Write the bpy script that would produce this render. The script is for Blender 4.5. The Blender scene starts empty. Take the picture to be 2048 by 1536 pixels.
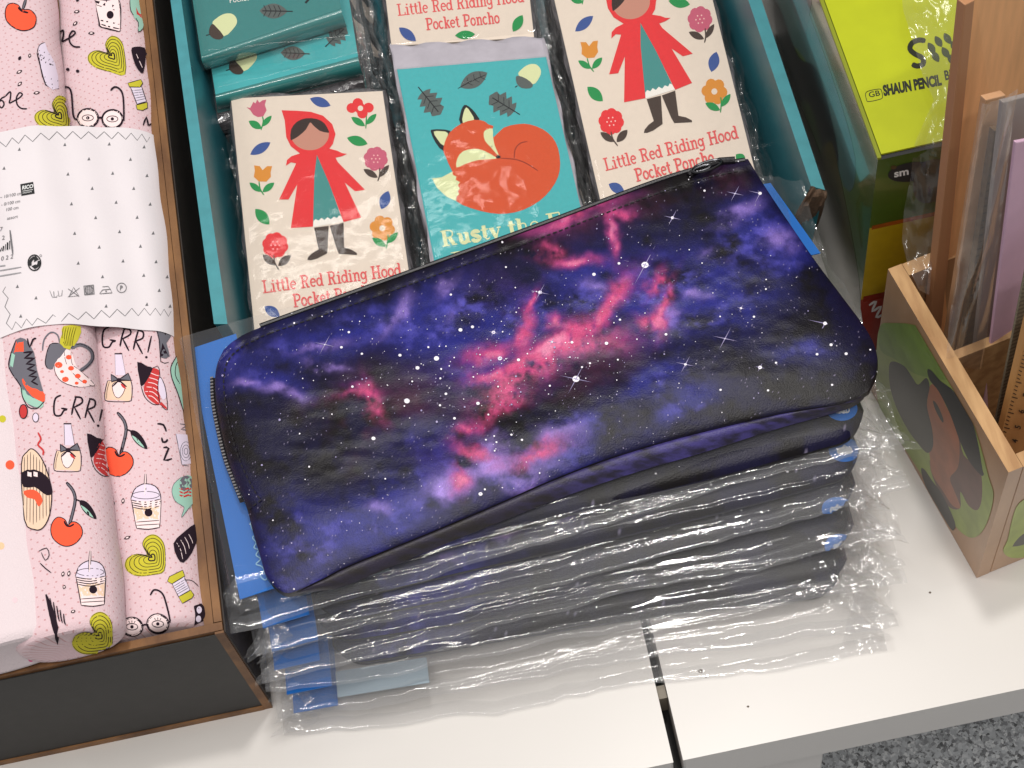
import bpy, bmesh, math, random
import numpy as np
from mathutils import Vector, Matrix
from mathutils.bvhtree import BVHTree
from mathutils.geometry import delaunay_2d_cdt
random.seed(7); rng = np.random.default_rng(11)
S = bpy.context.scene
COL = S.collection
# ------------------------------------------------------------------ camera
F, CX, CY = 3700.0, 1024.0, 768.0
_n = np.array([430, -2040, -F]); _n /= np.linalg.norm(_n)
_d = np.array([-1354, 6426, -F]); _Z = -_n
_Y = _d - (_d @ _Z) * _Z; _Y /= np.linalg.norm(_Y); _X = np.cross(_Y, _Z)
RW = np.array([_X, _Y, _Z]); CAM = np.array([0, 0, .77])

def ray(x, y):
    v = RW @ np.array([x - CX, -(y - CY), -F]); return v / np.linalg.norm(v)
def W(x, y, z):
    v = RW @ np.array([x - CX, -(y - CY), -F]); return CAM + v * ((z - CAM[2]) / v[2])
def PX(p):
    c = RW.T @ (np.asarray(p, float) - CAM); return (CX + F * c[0] / -c[2], CY - F * c[1] / -c[2])
cd = bpy.data.cameras.new('camera'); cam = bpy.data.objects.new('camera', cd); COL.objects.link(cam)
cd.sensor_width = 36; cd.lens = F / 2048 * 36; cd.clip_start = .01; cd.clip_end = 60
cam.matrix_world = Matrix.Translation(Vector(CAM)) @ Matrix(RW.tolist()).to_4x4()
S.camera = cam
# ------------------------------------------------------------------ colour and materials
def lin(c):
    c = np.asarray(c, float) / 255
    return np.where(c <= .04045, c / 12.92, ((c + .055) / 1.055) ** 2.4)
def C(r, g, b, k=1.0): return tuple(float(v) for v in np.clip(lin((r, g, b)) * k, 0, 1)) + (1.0,)
_M = {}
def mat(name, col=(.5, .5, .5, 1), rough=.5, spec=.5, metal=0, noise=0, nscale=200, bump=0, bscale=400, bdist=.0003,
        stretch=(1, 1, 1), coat=0, attr=None, col2=None, trans=0, sheen=0, coat_rough=.05):
    if name in _M: return _M[name]
    m = bpy.data.materials.new(name); m.use_nodes = True; _M[name] = m
    nt = m.node_tree; N = nt.nodes; L = nt.links; b = N['Principled BSDF']
    b.inputs['Base Color'].default_value = col; b.inputs['Roughness'].default_value = rough
    b.inputs['Specular IOR Level'].default_value = spec; b.inputs['Metallic'].default_value = metal
    b.inputs['Coat Weight'].default_value = coat; b.inputs['Coat Roughness'].default_value = coat_rough
    b.inputs['Transmission Weight'].default_value = trans
    if sheen: b.inputs['Sheen Weight'].default_value = sheen
    src = None
    if attr:
        a = N.new('ShaderNodeAttribute'); a.attribute_name = attr; src = a.outputs['Color']
    if noise or bump:
        tc = N.new('ShaderNodeTexCoord'); mp = N.new('ShaderNodeMapping'); mp.inputs['Scale'].default_value = stretch
        L.new(tc.outputs['Object'], mp.inputs['Vector'])
    if noise:
        t = N.new('ShaderNodeTexNoise'); t.inputs['Scale'].default_value = nscale; t.inputs['Detail'].default_value = 6
        L.new(mp.outputs[0], t.inputs['Vector'])
        mx = N.new('ShaderNodeMix'); mx.data_type = 'RGBA'
        if col2 is not None:
            r = N.new('ShaderNodeMapRange'); r.inputs[1].default_value = .38; r.inputs[2].default_value = .62
            L.new(t.outputs['Fac'], r.inputs[0]); L.new(r.outputs[0], mx.inputs[0])
            mx.inputs[6].default_value = col; mx.inputs[7].default_value = col2
        else:
            mx.blend_type = 'MULTIPLY'; mx.inputs[0].default_value = 1
            r = N.new('ShaderNodeMapRange'); r.inputs[1].default_value = .3; r.inputs[2].default_value = .7
            r.inputs[3].default_value = 1 - noise; r.inputs[4].default_value = 1.0 + noise * .3
            L.new(t.outputs['Fac'], r.inputs[0]); L.new(r.outputs[0], mx.inputs[7])
            if src is not None: L.new(src, mx.inputs[6])
            else: mx.inputs[6].default_value = col
        src = mx.outputs[2]
    if src is not None: L.new(src, b.inputs['Base Color'])
    if bump:
        t2 = N.new('ShaderNodeTexNoise'); t2.inputs['Scale'].default_value = bscale; t2.inputs['Detail'].default_value = 4
        L.new(mp.outputs[0], t2.inputs['Vector'])
        bp = N.new('ShaderNodeBump'); bp.inputs['Strength'].default_value = bump; bp.inputs['Distance'].default_value = bdist
        L.new(t2.outputs['Fac'], bp.inputs['Height']); L.new(bp.outputs[0], b.inputs['Normal'])
    return m
def film_mat(name, tint=(.97, .97, .975, 1), haze=.05, rough=.07, k=1.6, base=.03, bscale=300, bump=.5, bdist=.0006, stretch=(1, 1, 1), hazecol=(.8, .8, .82, 1)):
    if name in _M: return _M[name]
    m = bpy.data.materials.new(name); m.use_nodes = True; _M[name] = m
    nt = m.node_tree; N = nt.nodes; L = nt.links; N.clear()
    out = N.new('ShaderNodeOutputMaterial'); tr = N.new('ShaderNodeBsdfTransparent'); tr.inputs[0].default_value = tint
    gl = N.new('ShaderNodeBsdfGlossy'); gl.inputs['Roughness'].default_value = rough; gl.inputs[0].default_value = (1, 1, 1, 1)
    df = N.new('ShaderNodeBsdfDiffuse'); df.inputs[0].default_value = hazecol
    tc = N.new('ShaderNodeTexCoord'); mp = N.new('ShaderNodeMapping'); mp.inputs['Scale'].default_value = stretch
    L.new(tc.outputs['Object'], mp.inputs[0])
    t = N.new('ShaderNodeTexNoise'); t.inputs['Scale'].default_value = bscale; t.inputs['Detail'].default_value = 5; t.inputs['Distortion'].default_value = .6
    L.new(mp.outputs[0], t.inputs['Vector'])
    bp = N.new('ShaderNodeBump'); bp.inputs['Strength'].default_value = bump; bp.inputs['Distance'].default_value = bdist
    L.new(t.outputs['Fac'], bp.inputs['Height']); L.new(bp.outputs[0], gl.inputs['Normal'])
    fr = N.new('ShaderNodeFresnel'); L.new(bp.outputs[0], fr.inputs['Normal'])
    ge = N.new('ShaderNodeNewGeometry'); mr = N.new('ShaderNodeMapRange'); mr.inputs[3].default_value = 1.5; mr.inputs[4].default_value = 1 / 1.5   # a film has the same gloss on both sides
    L.new(ge.outputs['Backfacing'], mr.inputs[0]); L.new(mr.outputs[0], fr.inputs[0])
    ma = N.new('ShaderNodeMath'); ma.operation = 'MULTIPLY_ADD'; ma.inputs[1].default_value = k; ma.inputs[2].default_value = base; ma.use_clamp = True
    L.new(fr.outputs[0], ma.inputs[0])
    tl = N.new('ShaderNodeBsdfTranslucent'); tl.inputs[0].default_value = hazecol; m0 = N.new('ShaderNodeMixShader'); m0.inputs[0].default_value = .55; L.new(df.outputs[0], m0.inputs[1]); L.new(tl.outputs[0], m0.inputs[2])
    m1 = N.new('ShaderNodeMixShader'); m1.inputs[0].default_value = haze; L.new(tr.outputs[0], m1.inputs[1]); L.new(m0.outputs[0], m1.inputs[2])
    m2 = N.new('ShaderNodeMixShader'); L.new(ma.outputs[0], m2.inputs[0]); L.new(m1.outputs[0], m2.inputs[1]); L.new(gl.outputs[0], m2.inputs[2])
    L.new(m2.outputs[0], out.inputs[0])
    return m
# ------------------------------------------------------------------ objects
def tag(o, label=None, cat=None, group=None, kind=None):
    if label: o['label'] = label
    if cat: o['category'] = cat
    if group: o['group'] = group
    if kind: o['kind'] = kind
    return o
def empty(name, loc, label, cat, group=None):
    o = bpy.data.objects.new(name, None); COL.objects.link(o); o.location = Vector(loc); o.empty_display_size = .01
    return tag(o, label, cat, group)
class MB:
    def __init__(s): s.v = []; s.f = []; s.m = []; s.mats = []; s.col = None; s.uv = None
    def mi(s, m):
        if m not in s.mats: s.mats.append(m)
        return s.mats.index(m)
    def add(s, verts, faces, m):
        k = len(s.v); s.v += [tuple(map(float, p)) for p in verts]; i = s.mi(m)
        for f in faces: s.f.append(tuple(j + k for j in f)); s.m.append(i)
    def quad(s, a, b, c, d, m): s.add([a, b, c, d], [(0, 1, 2, 3)], m)
    def box(s, lo, hi, m):
        x0, y0, z0 = lo; x1, y1, z1 = hi
        s.prism([(x0, y0), (x1, y0), (x1, y1), (x0, y1)], z0, z1, m)
    def prism(s, poly, z0, z1, m, mtop=None):
        n = len(poly); a = sum(poly[i][0] * poly[(i + 1) % n][1] - poly[(i + 1) % n][0] * poly[i][1] for i in range(n))
        if a < 0: poly = poly[::-1]
        v = [(x, y, z0) for x, y in poly] + [(x, y, z1) for x, y in poly]
        s.add(v, [tuple(range(n - 1, -1, -1))] + [(i, (i + 1) % n, n + (i + 1) % n, n + i) for i in range(n)], m)
        s.add([(x, y, z1) for x, y in poly], [tuple(range(n))], mtop or m)
    def hexa(s, b, t, m, mt=None):   # bottom quad (ccw from above) and top quad
        v = list(b) + list(t)
        s.add(v, [(3, 2, 1, 0), (0, 1, 5, 4), (1, 2, 6, 5), (2, 3, 7, 6), (3, 0, 4, 7)], m)
        s.add(list(t), [(0, 1, 2, 3)], mt or m)
    def grid(s, P, m, closed=False):
        nu, nv = P.shape[:2]; k = len(s.v); s.v += [tuple(map(float, p)) for p in P.reshape(-1, 3)]; i = s.mi(m)
        for a in range(nu - 1 + (1 if closed else 0)):
            for b in range(nv - 1):
                a2 = (a + 1) % nu
                s.f.append((k + a * nv + b, k + a2 * nv + b, k + a2 * nv + b + 1, k + a * nv + b + 1)); s.m.append(i)
        return k
    def tube(s, pts, r, m, n=8, closed=False):
        pts = [Vector(p) for p in pts]; rings = []
        for i, p in enumerate(pts):
            a = pts[i - 1] if (i or closed) else p; b = pts[(i + 1) % len(pts)] if (i < len(pts) - 1 or closed) else p
            t = (b - a).normalized(); u = t.orthogonal().normalized() if i == 0 else (rings_u - t * rings_u.dot(t)).normalized()
            rings_u = u; w = t.cross(u)
            rr = r(i / (len(pts) - 1)) if callable(r) else r
            rings.append([p + (u * math.cos(q) + w * math.sin(q)) * rr for q in [2 * math.pi * j / n for j in range(n)]])
        v = [q for R in rings for q in R]; f = []
        for i in range(len(pts) - (0 if closed else 1)):
            i2 = (i + 1) % len(pts)
            for j in range(n): f.append((i * n + j, i2 * n + j, i2 * n + (j + 1) % n, i * n + (j + 1) % n)[::-1])
        if not closed: f += [tuple(range(n)), tuple(range((len(pts) - 1) * n, len(pts) * n))[::-1]]
        s.add(v, f, m)
    def bvh(s): return BVHTree.FromPolygons([Vector(v) for v in s.v], s.f)
    def build(s, name, parent=None, smooth=True, angle=35, bevel=0, solid=0):
        org = Vector(parent['_w']) if parent is not None and '_w' in parent else Vector((0, 0, 0))
        me = bpy.data.meshes.new(name)
        me.from_pydata([tuple(Vector(v) - org) for v in s.v], [], s.f)
        for m in s.mats: me.materials.append(m)
        me.polygons.foreach_set('material_index', s.m)
        if s.col is not None:
            at = me.color_attributes.new('Print', 'FLOAT_COLOR', 'POINT')
            c = np.ones((len(s.v), 4), 'f'); n = min(len(s.col), len(s.v)); c[:n, :3] = s.col[:n]; at.data.foreach_set('color', c.ravel())
        if s.uv is not None:
            uv = me.uv_layers.new(name='UVMap'); li = np.zeros(len(me.loops), 'i'); me.loops.foreach_get('vertex_index', li)
            u = np.zeros((len(s.v), 2), 'f'); u[:len(s.uv)] = s.uv; uv.data.foreach_set('uv', u[li].ravel())
        me.update()
        o = bpy.data.objects.new(name, me); COL.objects.link(o)
        if smooth:
            me.polygons.foreach_set('use_smooth', [True] * len(me.polygons)); me.set_sharp_from_angle(angle=math.radians(angle))
        if parent is not None: o.parent = parent
        if bevel:
            md = o.modifiers.new('bevel', 'BEVEL'); md.width = bevel; md.segments = 2; md.limit_method = 'ANGLE'; md.angle_limit = math.radians(40)
        if solid:
            md = o.modifiers.new('thick', 'SOLIDIFY'); md.thickness = solid; md.offset = -1
        return o
def root(name, loc, label, cat, group=None):
    o = empty(name, loc, label, cat, group); o['_w'] = [float(v) for v in loc]; return o
# ------------------------------------------------------------------ noise
_T = rng.random((256, 256))
def vnoise(x, y):
    xi = np.floor(x).astype(int); yi = np.floor(y).astype(int); fx = x - xi; fy = y - yi
    fx = fx * fx * (3 - 2 * fx); fy = fy * fy * (3 - 2 * fy); g = lambda a, b: _T[a & 255, b & 255]
    return (g(xi, yi) * (1 - fx) + g(xi + 1, yi) * fx) * (1 - fy) + (g(xi, yi + 1) * (1 - fx) + g(xi + 1, yi + 1) * fx) * fy
def fbm(x, y, o=5):
    s = 0; a = .5; t = 0
    for i in range(o): s = s + a * vnoise(x * 2 ** i + 17.3 * i, y * 2 ** i + 9.1 * i); t += a; a *= .55
    return s / t
def sstep(a, b, x): t = np.clip((x - a) / (b - a), 0, 1); return t * t * (3 - 2 * t)
# ------------------------------------------------------------------ printing marks onto surfaces (everything ends up as real thin ink on the surface)
class Ink:
    """draws polygons and strokes on a surface; coordinates are traced in the photograph's pixels and laid on the surface"""
    def __init__(s, mb, bvh=None, z=None, off=.00008, step=None, H=None, z0=None, clip=None):
        s.mb = mb; s.bvh = bvh; s.z = z; s.off = off; s.step = step; s.k = 0; s.H = H; s.clip = clip
    ws = 1.0
    def hit(s, x, y, lift):
        if s.H is not None: x, y = s.H(x, y)
        if s.clip and not s.clip(x, y): return None
        if s.bvh is None: return W(x, y, s.z + lift)
        d = ray(x, y); loc, nor, i, dist = s.bvh.ray_cast(Vector(CAM), Vector(d))
        if loc is None: return None
        if nor.dot(Vector(d)) > 0: nor = -nor
        return np.array(loc + nor * lift)
    def put(s, pts, faces, m, lift=None):
        s.k += 1; lift = (s.off + s.k * 2.5e-6) if lift is None else lift
        P = [s.hit(x, y, lift) for x, y in pts]
        F_ = [f for f in faces if all(P[i] is not None for i in f)]
        if not F_: return
        used = sorted({i for f in F_ for i in f}); mp = {i: j for j, i in enumerate(used)}
        out = []
        for f in F_:   # keep faces looking at the viewer
            a, b, c = (P[i] for i in f[:3]); nn = np.cross(b - a, c - a)
            out.append(tuple(mp[i] for i in (f if nn @ (CAM - a) > 0 else f[::-1])))
        s.mb.add([P[i] for i in used], out, m)
    def fill(s, poly, m, smooth=0):
        if smooth: poly = spline(poly, smooth, True)
        pts = [Vector(p) for p in poly]; n = len(pts); extra = []
        if s.step:
            xs = [p[0] for p in poly]; ys = [p[1] for p in poly]; st = s.step
            y = min(ys) + st / 2; r = 0
            while y < max(ys):
                x = min(xs) + st * (.5 if r % 2 else .9)
                while x < max(xs):
                    if inside(x, y, poly): extra.append(Vector((x, y)))
                    x += st
                y += st; r += 1
        v, e, f, *_ = delaunay_2d_cdt(pts + extra, [], [list(range(n))], 1, 1e-5)
        s.put([tuple(p) for p in v], f, m)
    def stroke(s, pts, w, m, smooth=0, closed=False):
        if smooth: pts = spline(pts, smooth, closed)
        elif s.step:
            q = []
            for a, b in zip(pts[:-1], pts[1:]):
                k = max(1, int(math.dist(a, b) / (s.step))); q += [(a[0] + (b[0] - a[0]) * i / k, a[1] + (b[1] - a[1]) * i / k) for i in range(k)]
            pts = q + [pts[-1]]
        if closed: pts = list(pts) + [pts[0], pts[1]]
        P = np.array(pts, float); n = len(P)
        if n < 2: return
        d = np.zeros_like(P); d[1:-1] = P[2:] - P[:-2]; d[0] = P[1] - P[0]; d[-1] = P[-1] - P[-2]
        d /= np.linalg.norm(d, axis=1)[:, None] + 1e-9; nr = np.stack([-d[:, 1], d[:, 0]], 1)
        ww = np.full(n, w / 2. * s.ws)
        if not closed and n > 3: ww[0] *= .6; ww[-1] *= .6
        A = P + nr * ww[:, None]; B = P - nr * ww[:, None]
        s.put([tuple(x) for x in A] + [tuple(x) for x in B], [(i, i + 1, n + i + 1, n + i) for i in range(n - 1)], m)
    def ell(s, x, y, rx, ry, m, ang=0, n=18, w=None):
        ca, sa = math.cos(ang), math.sin(ang)
        p = [(x + rx * math.cos(t) * ca - ry * math.sin(t) * sa, y + rx * math.cos(t) * sa + ry * math.sin(t) * ca) for t in [2 * math.pi * i / n for i in range(n)]]
        (s.stroke(p, w, m, closed=True) if w else s.fill(p, m))
    def lens(s, a, b, w, m, smooth=6):
        a = np.array(a, float); b = np.array(b, float); d = b - a; nr = np.array([-d[1], d[0]]) / (np.linalg.norm(d) + 1e-9) * w / 2
        t = np.linspace(0, 1, 10); h = np.sin(t * np.pi) ** .8
        p = [tuple(a + d * q + nr * r) for q, r in zip(t, h)] + [tuple(a + d * q - nr * r) for q, r in list(zip(t, h))[-2:0:-1]]
        s.fill(p, m)
def inside(x, y, poly):
    c = False; j = len(poly) - 1
    for i in range(len(poly)):
        xi, yi = poly[i]; xj, yj = poly[j]
        if (yi > y) != (yj > y) and x < (xj - xi) * (y - yi) / (yj - yi) + xi: c = not c
        j = i
    return c
def spline(p, k=4, closed=False):
    n = len(p); out = []
    rng_ = range(n) if closed else range(n - 1)
    for i in rng_:
        g = (lambda j: np.array(p[j % n], float)) if closed else (lambda j: np.array(p[min(max(j, 0), n - 1)], float))
        a, b, c, d = g(i - 1), g(i), g(i + 1), g(i + 2)
        for q in range(k):
            t = q / k
            out.append(tuple(.5 * ((2 * b) + (c - a) * t + (2 * a - 5 * b + 4 * c - d) * t * t + (3 * b - a - 3 * c + d) * t ** 3)))
    if not closed: out.append(tuple(map(float, p[-1])))
    return out
def curve_at(pts, n):
    p = np.array(spline(pts, 10), float); L = np.r_[0, np.cumsum(np.linalg.norm(np.diff(p, axis=0), axis=1))]; t = np.linspace(0, L[-1], n)
    return np.stack([np.interp(t, L, p[:, 0]), np.interp(t, L, p[:, 1])], 1)
def Zt(ox, oy, sc, pts): return [(ox + x / sc, oy + y / sc) for x, y in pts]
# slab lettering
def arc(cx, cy, rx, ry, a0, a1, n=14): return [(cx + rx * math.cos(math.radians(a0 + (a1 - a0) * i / n)), cy + ry * math.sin(math.radians(a0 + (a1 - a0) * i / n))) for i in range(n + 1)]
T_, S_ = 1.0, .62
G = {
 'L': (.66, [([(.16, 0), (.16, 1)], T_), ([(0, 1), (.34, 1)], S_), ([(0, 0), (.6, 0)], S_), ([(.6, -.03), (.6, .25)], S_)]),
 'i': (.33, [([(.15, 0), (.15, .66)], T_), ([(.0, .66), (.17, .66)], S_), ([(0, 0), (.3, 0)], S_), ([(.15, .84), (.15, .98)], T_)]),
 't': (.36, [([(.15, .12), (.15, .94)], T_), ([(0, .66), (.32, .66)], S_), ([(.15, .14), (.18, .02), (.27, 0), (.34, .08)], S_)]),
 'l': (.33, [([(.15, 0), (.15, 1)], T_), ([(0, 1), (.17, 1)], S_), ([(0, 0), (.3, 0)], S_)]),
 'e': (.47, [(arc(.22, .33, .18, .32, 5, 315), .8), ([(.05, .36), (.39, .36)], S_)]),
 'R': (.7, [([(.16, 0), (.16, 1)], T_), ([(0, 1), (.36, 1), (.5, .9), (.52, .76), (.48, .6), (.34, .52), (.16, .52)], .8), ([(.36, .52), (.5, .04)], T_), ([(0, 0), (.32, 0)], S_), ([(.42, 0), (.64, 0)], S_)]),
 'd': (.52, [(arc(.2, .32, .17, .31, 0, 360), .8), ([(.38, 0), (.38, 1)], T_), ([(.24, 1), (.38, 1)], S_), ([(.38, 0), (.5, 0)], S_)]),
 'n': (.57, [([(.14, 0), (.14, .66)], T_), ([(0, .66), (.14, .66)], S_), ([(0, 0), (.26, 0)], S_), ([(.14, .48), (.22, .63), (.34, .65), (.41, .52), (.41, 0)], .85), ([(.31, 0), (.53, 0)], S_)]),
 'g': (.5, [(arc(.19, .38, .16, .27, 0, 360), .8), ([(.37, .62), (.37, -.08), (.3, -.24), (.12, -.27), (.03, -.16)], .8), ([(.35, .64), (.48, .66)], S_)]),
 'H': (.74, [([(.15, 0), (.15, 1)], T_), ([(.55, 0), (.55, 1)], T_), ([(.15, .52), (.55, .52)], .8), ([(0, 0), (.29, 0)], S_), ([(0, 1), (.29, 1)], S_), ([(.42, 0), (.7, 0)], S_), ([(.42, 1), (.7, 1)], S_)]),
 'o': (.48, [(arc(.21, .33, .18, .32, 0, 360), .85)]),
 'P': (.64, [([(.16, 0), (.16, 1)], T_), ([(0, 1), (.36, 1), (.52, .9), (.54, .74), (.49, .56), (.34, .48), (.16, .48)], .8), ([(0, 0), (.34, 0)], S_)]),
 'c': (.44, [(arc(.21, .33, .18, .32, 45, 320), .85)]),
 'k': (.54, [([(.14, 0), (.14, 1)], T_), ([(0, 1), (.14, 1)], S_), ([(0, 0), (.26, 0)], S_), ([(.14, .26), (.38, .62)], S_), ([(.24, .4), (.42, .02)], T_), ([(.28, .66), (.48, .66)], S_), ([(.34, 0), (.52, 0)], S_)]),
 'h': (.57, [([(.14, 0), (.14, 1)], T_), ([(0, 1), (.14, 1)], S_), ([(0, 0), (.26, 0)], S_), ([(.14, .48), (.22, .63), (.34, .65), (.41, .52), (.41, 0)], .85), ([(.31, 0), (.53, 0)], S_)]),
 'u': (.6, [([(.15, .66), (.15, .15), (.22, .02), (.33, .03), (.41, .15)], 1.0), ([(.42, 0), (.42, .66)], T_), ([(0, .66), (.16, .66)], S_), ([(.28, .66), (.44, .66)], S_), ([(.42, 0), (.55, 0)], S_)]),
 's': (.44, [([(.33, .5), (.3, .62), (.15, .65), (.06, .52), (.12, .4), (.3, .26), (.34, .13), (.22, 0), (.08, .03), (.04, .18)], 1.0)]),
 'y': (.52, [([(.1, .66), (.26, .0)], T_), ([(.44, .66), (.26, 0), (.16, -.25), (.04, -.22)], S_), ([(0, .66), (.22, .66)], S_), ([(.34, .66), (.52, .66)], S_)]),
 'F': (.64, [([(.18, 0), (.18, 1)], T_), ([(0, 1), (.58, 1)], S_), ([(.58, 1), (.58, .74)], S_), ([(.18, .52), (.42, .52)], S_), ([(.42, .62), (.42, .42)], S_), ([(0, 0), (.36, 0)], S_)]),
 ' ': (.3, []),
}
def write(ink, txt, a, b, up, m, t=.13, thin=None):
    a = np.array(a, float); b = np.array(b, float); up = np.array(up, float); tot = sum(G[c][0] for c in txt); ex = (b - a) / tot
    x = 0; h = np.linalg.norm(up)
    for c in txt:
        for pts, wk in G[c][1]:
            w_ = t * wk if (thin is None or wk >= .9) else thin
            ink.stroke([tuple(a + ex * (x + p[0]) + up * p[1]) for p in pts], w_ * h, m, smooth=0 if len(pts) > 10 else (3 if len(pts) > 2 else 0))
        x += G[c][0]
def font_text(ink, txt, o, ex, up, m, bold=0.0):
    cu = bpy.data.curves.new('t', 'FONT'); cu.body = txt; cu.offset = bold; cu.resolution_u = 3; cu.fill_mode = 'FRONT'
    ob = bpy.data.objects.new('t', cu); me = bpy.data.meshes.new_from_object(ob)
    v = np.array([p.co for p in me.vertices]); f = [tuple(p.vertices) for p in me.polygons]
    bpy.data.objects.remove(ob); bpy.data.curves.remove(cu)
    if len(v) == 0: return
    o = np.array(o, float); ex = np.array(ex, float); up = np.array(up, float)
    ink.put([tuple(o + ex * p[0] + up * p[1]) for p in v], f, m)
    bpy.data.meshes.remove(me)
# ------------------------------------------------------------------ common materials
M_white = mat('white_laminate', C(241, 236, 231, .77), .32, .5, noise=.03, nscale=9, bump=.08, bscale=900, bdist=.0001)
M_black = mat('ink_black', (.012, .012, .014, 1), .6)
M_wood = mat('raw_wood', C(214, 170, 118, .8), .6, noise=1, nscale=60, col2=C(186, 140, 92, .75), stretch=(3, .5, 3), bump=.3, bscale=500)
M_board = mat('brown_board', C(168, 118, 70, .62), .6, noise=1, nscale=70, col2=C(128, 84, 46, .55), stretch=(1, .4, 1), bump=.3, bscale=900)
M_blackboard = mat('black_board', C(48, 46, 46, .27), .55, noise=.5, nscale=140, bump=.4, bscale=1800, bdist=.0001)
# ================================================================== table, floor
fl = MB(); m = bpy.data.materials.new('terrazzo'); m.use_nodes = True
N = m.node_tree.nodes; L = m.node_tree.links; b = N['Principled BSDF']; tc = N.new('ShaderNodeTexCoord')
vo = N.new('ShaderNodeTexVoronoi'); vo.inputs['Scale'].default_value = 400; dn_ = N.new('ShaderNodeTexNoise'); dn_.inputs['Scale'].default_value = 300; L.new(tc.outputs['Object'], dn_.inputs['Vector']); va = N.new('ShaderNodeVectorMath'); va.operation = 'MULTIPLY_ADD'; va.inputs[1].default_value = (.006, .006, .006); L.new(dn_.outputs['Color'], va.inputs[0]); L.new(tc.outputs['Object'], va.inputs[2]); L.new(va.outputs[0], vo.inputs['Vector'])
nz = N.new('ShaderNodeTexNoise'); nz.inputs['Scale'].default_value = 500; L.new(tc.outputs['Object'], nz.inputs['Vector'])
sp = N.new('ShaderNodeSeparateColor'); L.new(vo.outputs['Color'], sp.inputs[0])
cr = N.new('ShaderNodeValToRGB'); L.new(sp.outputs[0], cr.inputs[0]); cr.color_ramp.interpolation = 'LINEAR'
E_ = cr.color_ramp.elements; E_[0].position = 0; E_[0].color = C(96, 98, 100, 1); E_[1].position = 1; E_[1].color = C(228, 230, 232, 1)
for p_, c_ in ((.18, (140, 142, 146)), (.45, (184, 188, 192)), (.75, (200, 204, 208))): e = E_.new(p_); e.color = C(*c_)
L.new(cr.outputs[0], b.inputs['Base Color']); b.inputs['Roughness'].default_value = .5
fl.quad((-4, -3, -.72), (4, -3, -.72), (4, 5, -.72), (-4, 5, -.72), m); fl = tag(fl.build('floor', smooth=False), kind='structure')

tb = root('display_table', (.0, .8, -.72), 'white laminate display table with a narrow black slot between its panels', 'table')
YF = .2368
for x0, x1 in ((-1.0, .0340), (.0382, 1.1)):
    q = MB(); q.box((x0, YF, -.034), (x1, 1.6, 0), M_white); q.build('table_top', tb, bevel=.0012)
q = MB(); q.box((-.62, YF + .006, -.72), (.1035, 1.5, -.0345), M_white); q.build('table_base', tb, bevel=.001)
q = MB(); q.box((.0342, YF + .03, -.02), (.0380, YF + .036, -.004), mat('slot_clip', C(150, 140, 125, .7), .5)); q.build('slot_clip', tb, smooth=False)
q = MB(); q.box((.0342, YF + .002, -.033), (.0380, 1.55, -.025), mat('slot_black', (.01, .01, .01, 1), .7)); q.build('slot_liner', tb, smooth=False)
dk = mat('dirt', C(120, 105, 90, .6), .8); 
for x, y, r in ((1401, 1342, 5), (1496, 1413, 2.5), (1860, 1185, 2.5), (1412, 1355, 1.5)): q = MB(); Ink(q, z=0, off=.00015).ell(x, y, r, r * .8, dk); q.build('dirt_speck', tb)
# ================================================================== left display box with fabric rolls
bx = root('display_box', (-.27, .45, 0), 'black fronted display box with raw brown board edges holding fabric rolls', 'box')
XR, YFB, HB = -.1325, .2986, .092; XL = -.42; YB = .95
M_boxside = mat('box_side_shaded', C(74, 62, 54, .5), .6, noise=.3, nscale=200, bump=.2)  # dark brown has the shade of the outer side mixed in
q = MB(); q.box((XL, YFB + .0045, .0002), (XR - .008, YB, .004), M_board); q.build('bottom_panel', bx, smooth=False)
q = MB(); q.box((XR - .008, YFB + .0046, .0002), (XR - .0042, YB, HB - .0008), M_board)
q.box((XR - .0038, YFB + .0046, .0002), (XR - .0006, YB, HB), M_board); q.build('side_wall', bx, bevel=.0004)
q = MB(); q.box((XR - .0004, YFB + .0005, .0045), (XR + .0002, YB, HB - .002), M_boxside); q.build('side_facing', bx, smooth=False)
q = MB(); q.box((XL, YFB + .0008, .0002), (XR - .0006, YFB + .0042, HB), M_board); q.build('front_wall', bx, bevel=.0004)
q = MB(); q.box((XL, YFB, .0045), (XR - .0042, YFB + .0005, HB - .0025), M_blackboard); q.build('front_facing', bx, smooth=False)
q = MB(); q.box((XR - .004, YFB - .0004, .0002), (XR - .0004, YFB + .0006, HB - .0004), M_board); q.box((XL, YFB - .0006, .0002), (XR - .004, YFB + .0006, .0042), M_board)
q.build('edge_trim', bx, smooth=False)
q = MB(); q.box((XL - .004, YFB, .0002), (XL - .0005, YB, HB), M_board); q.box((XL, YB + .0005, .0002), (XR, YB + .004, HB), M_board); q.build('back_wall', bx, smooth=False)
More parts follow.
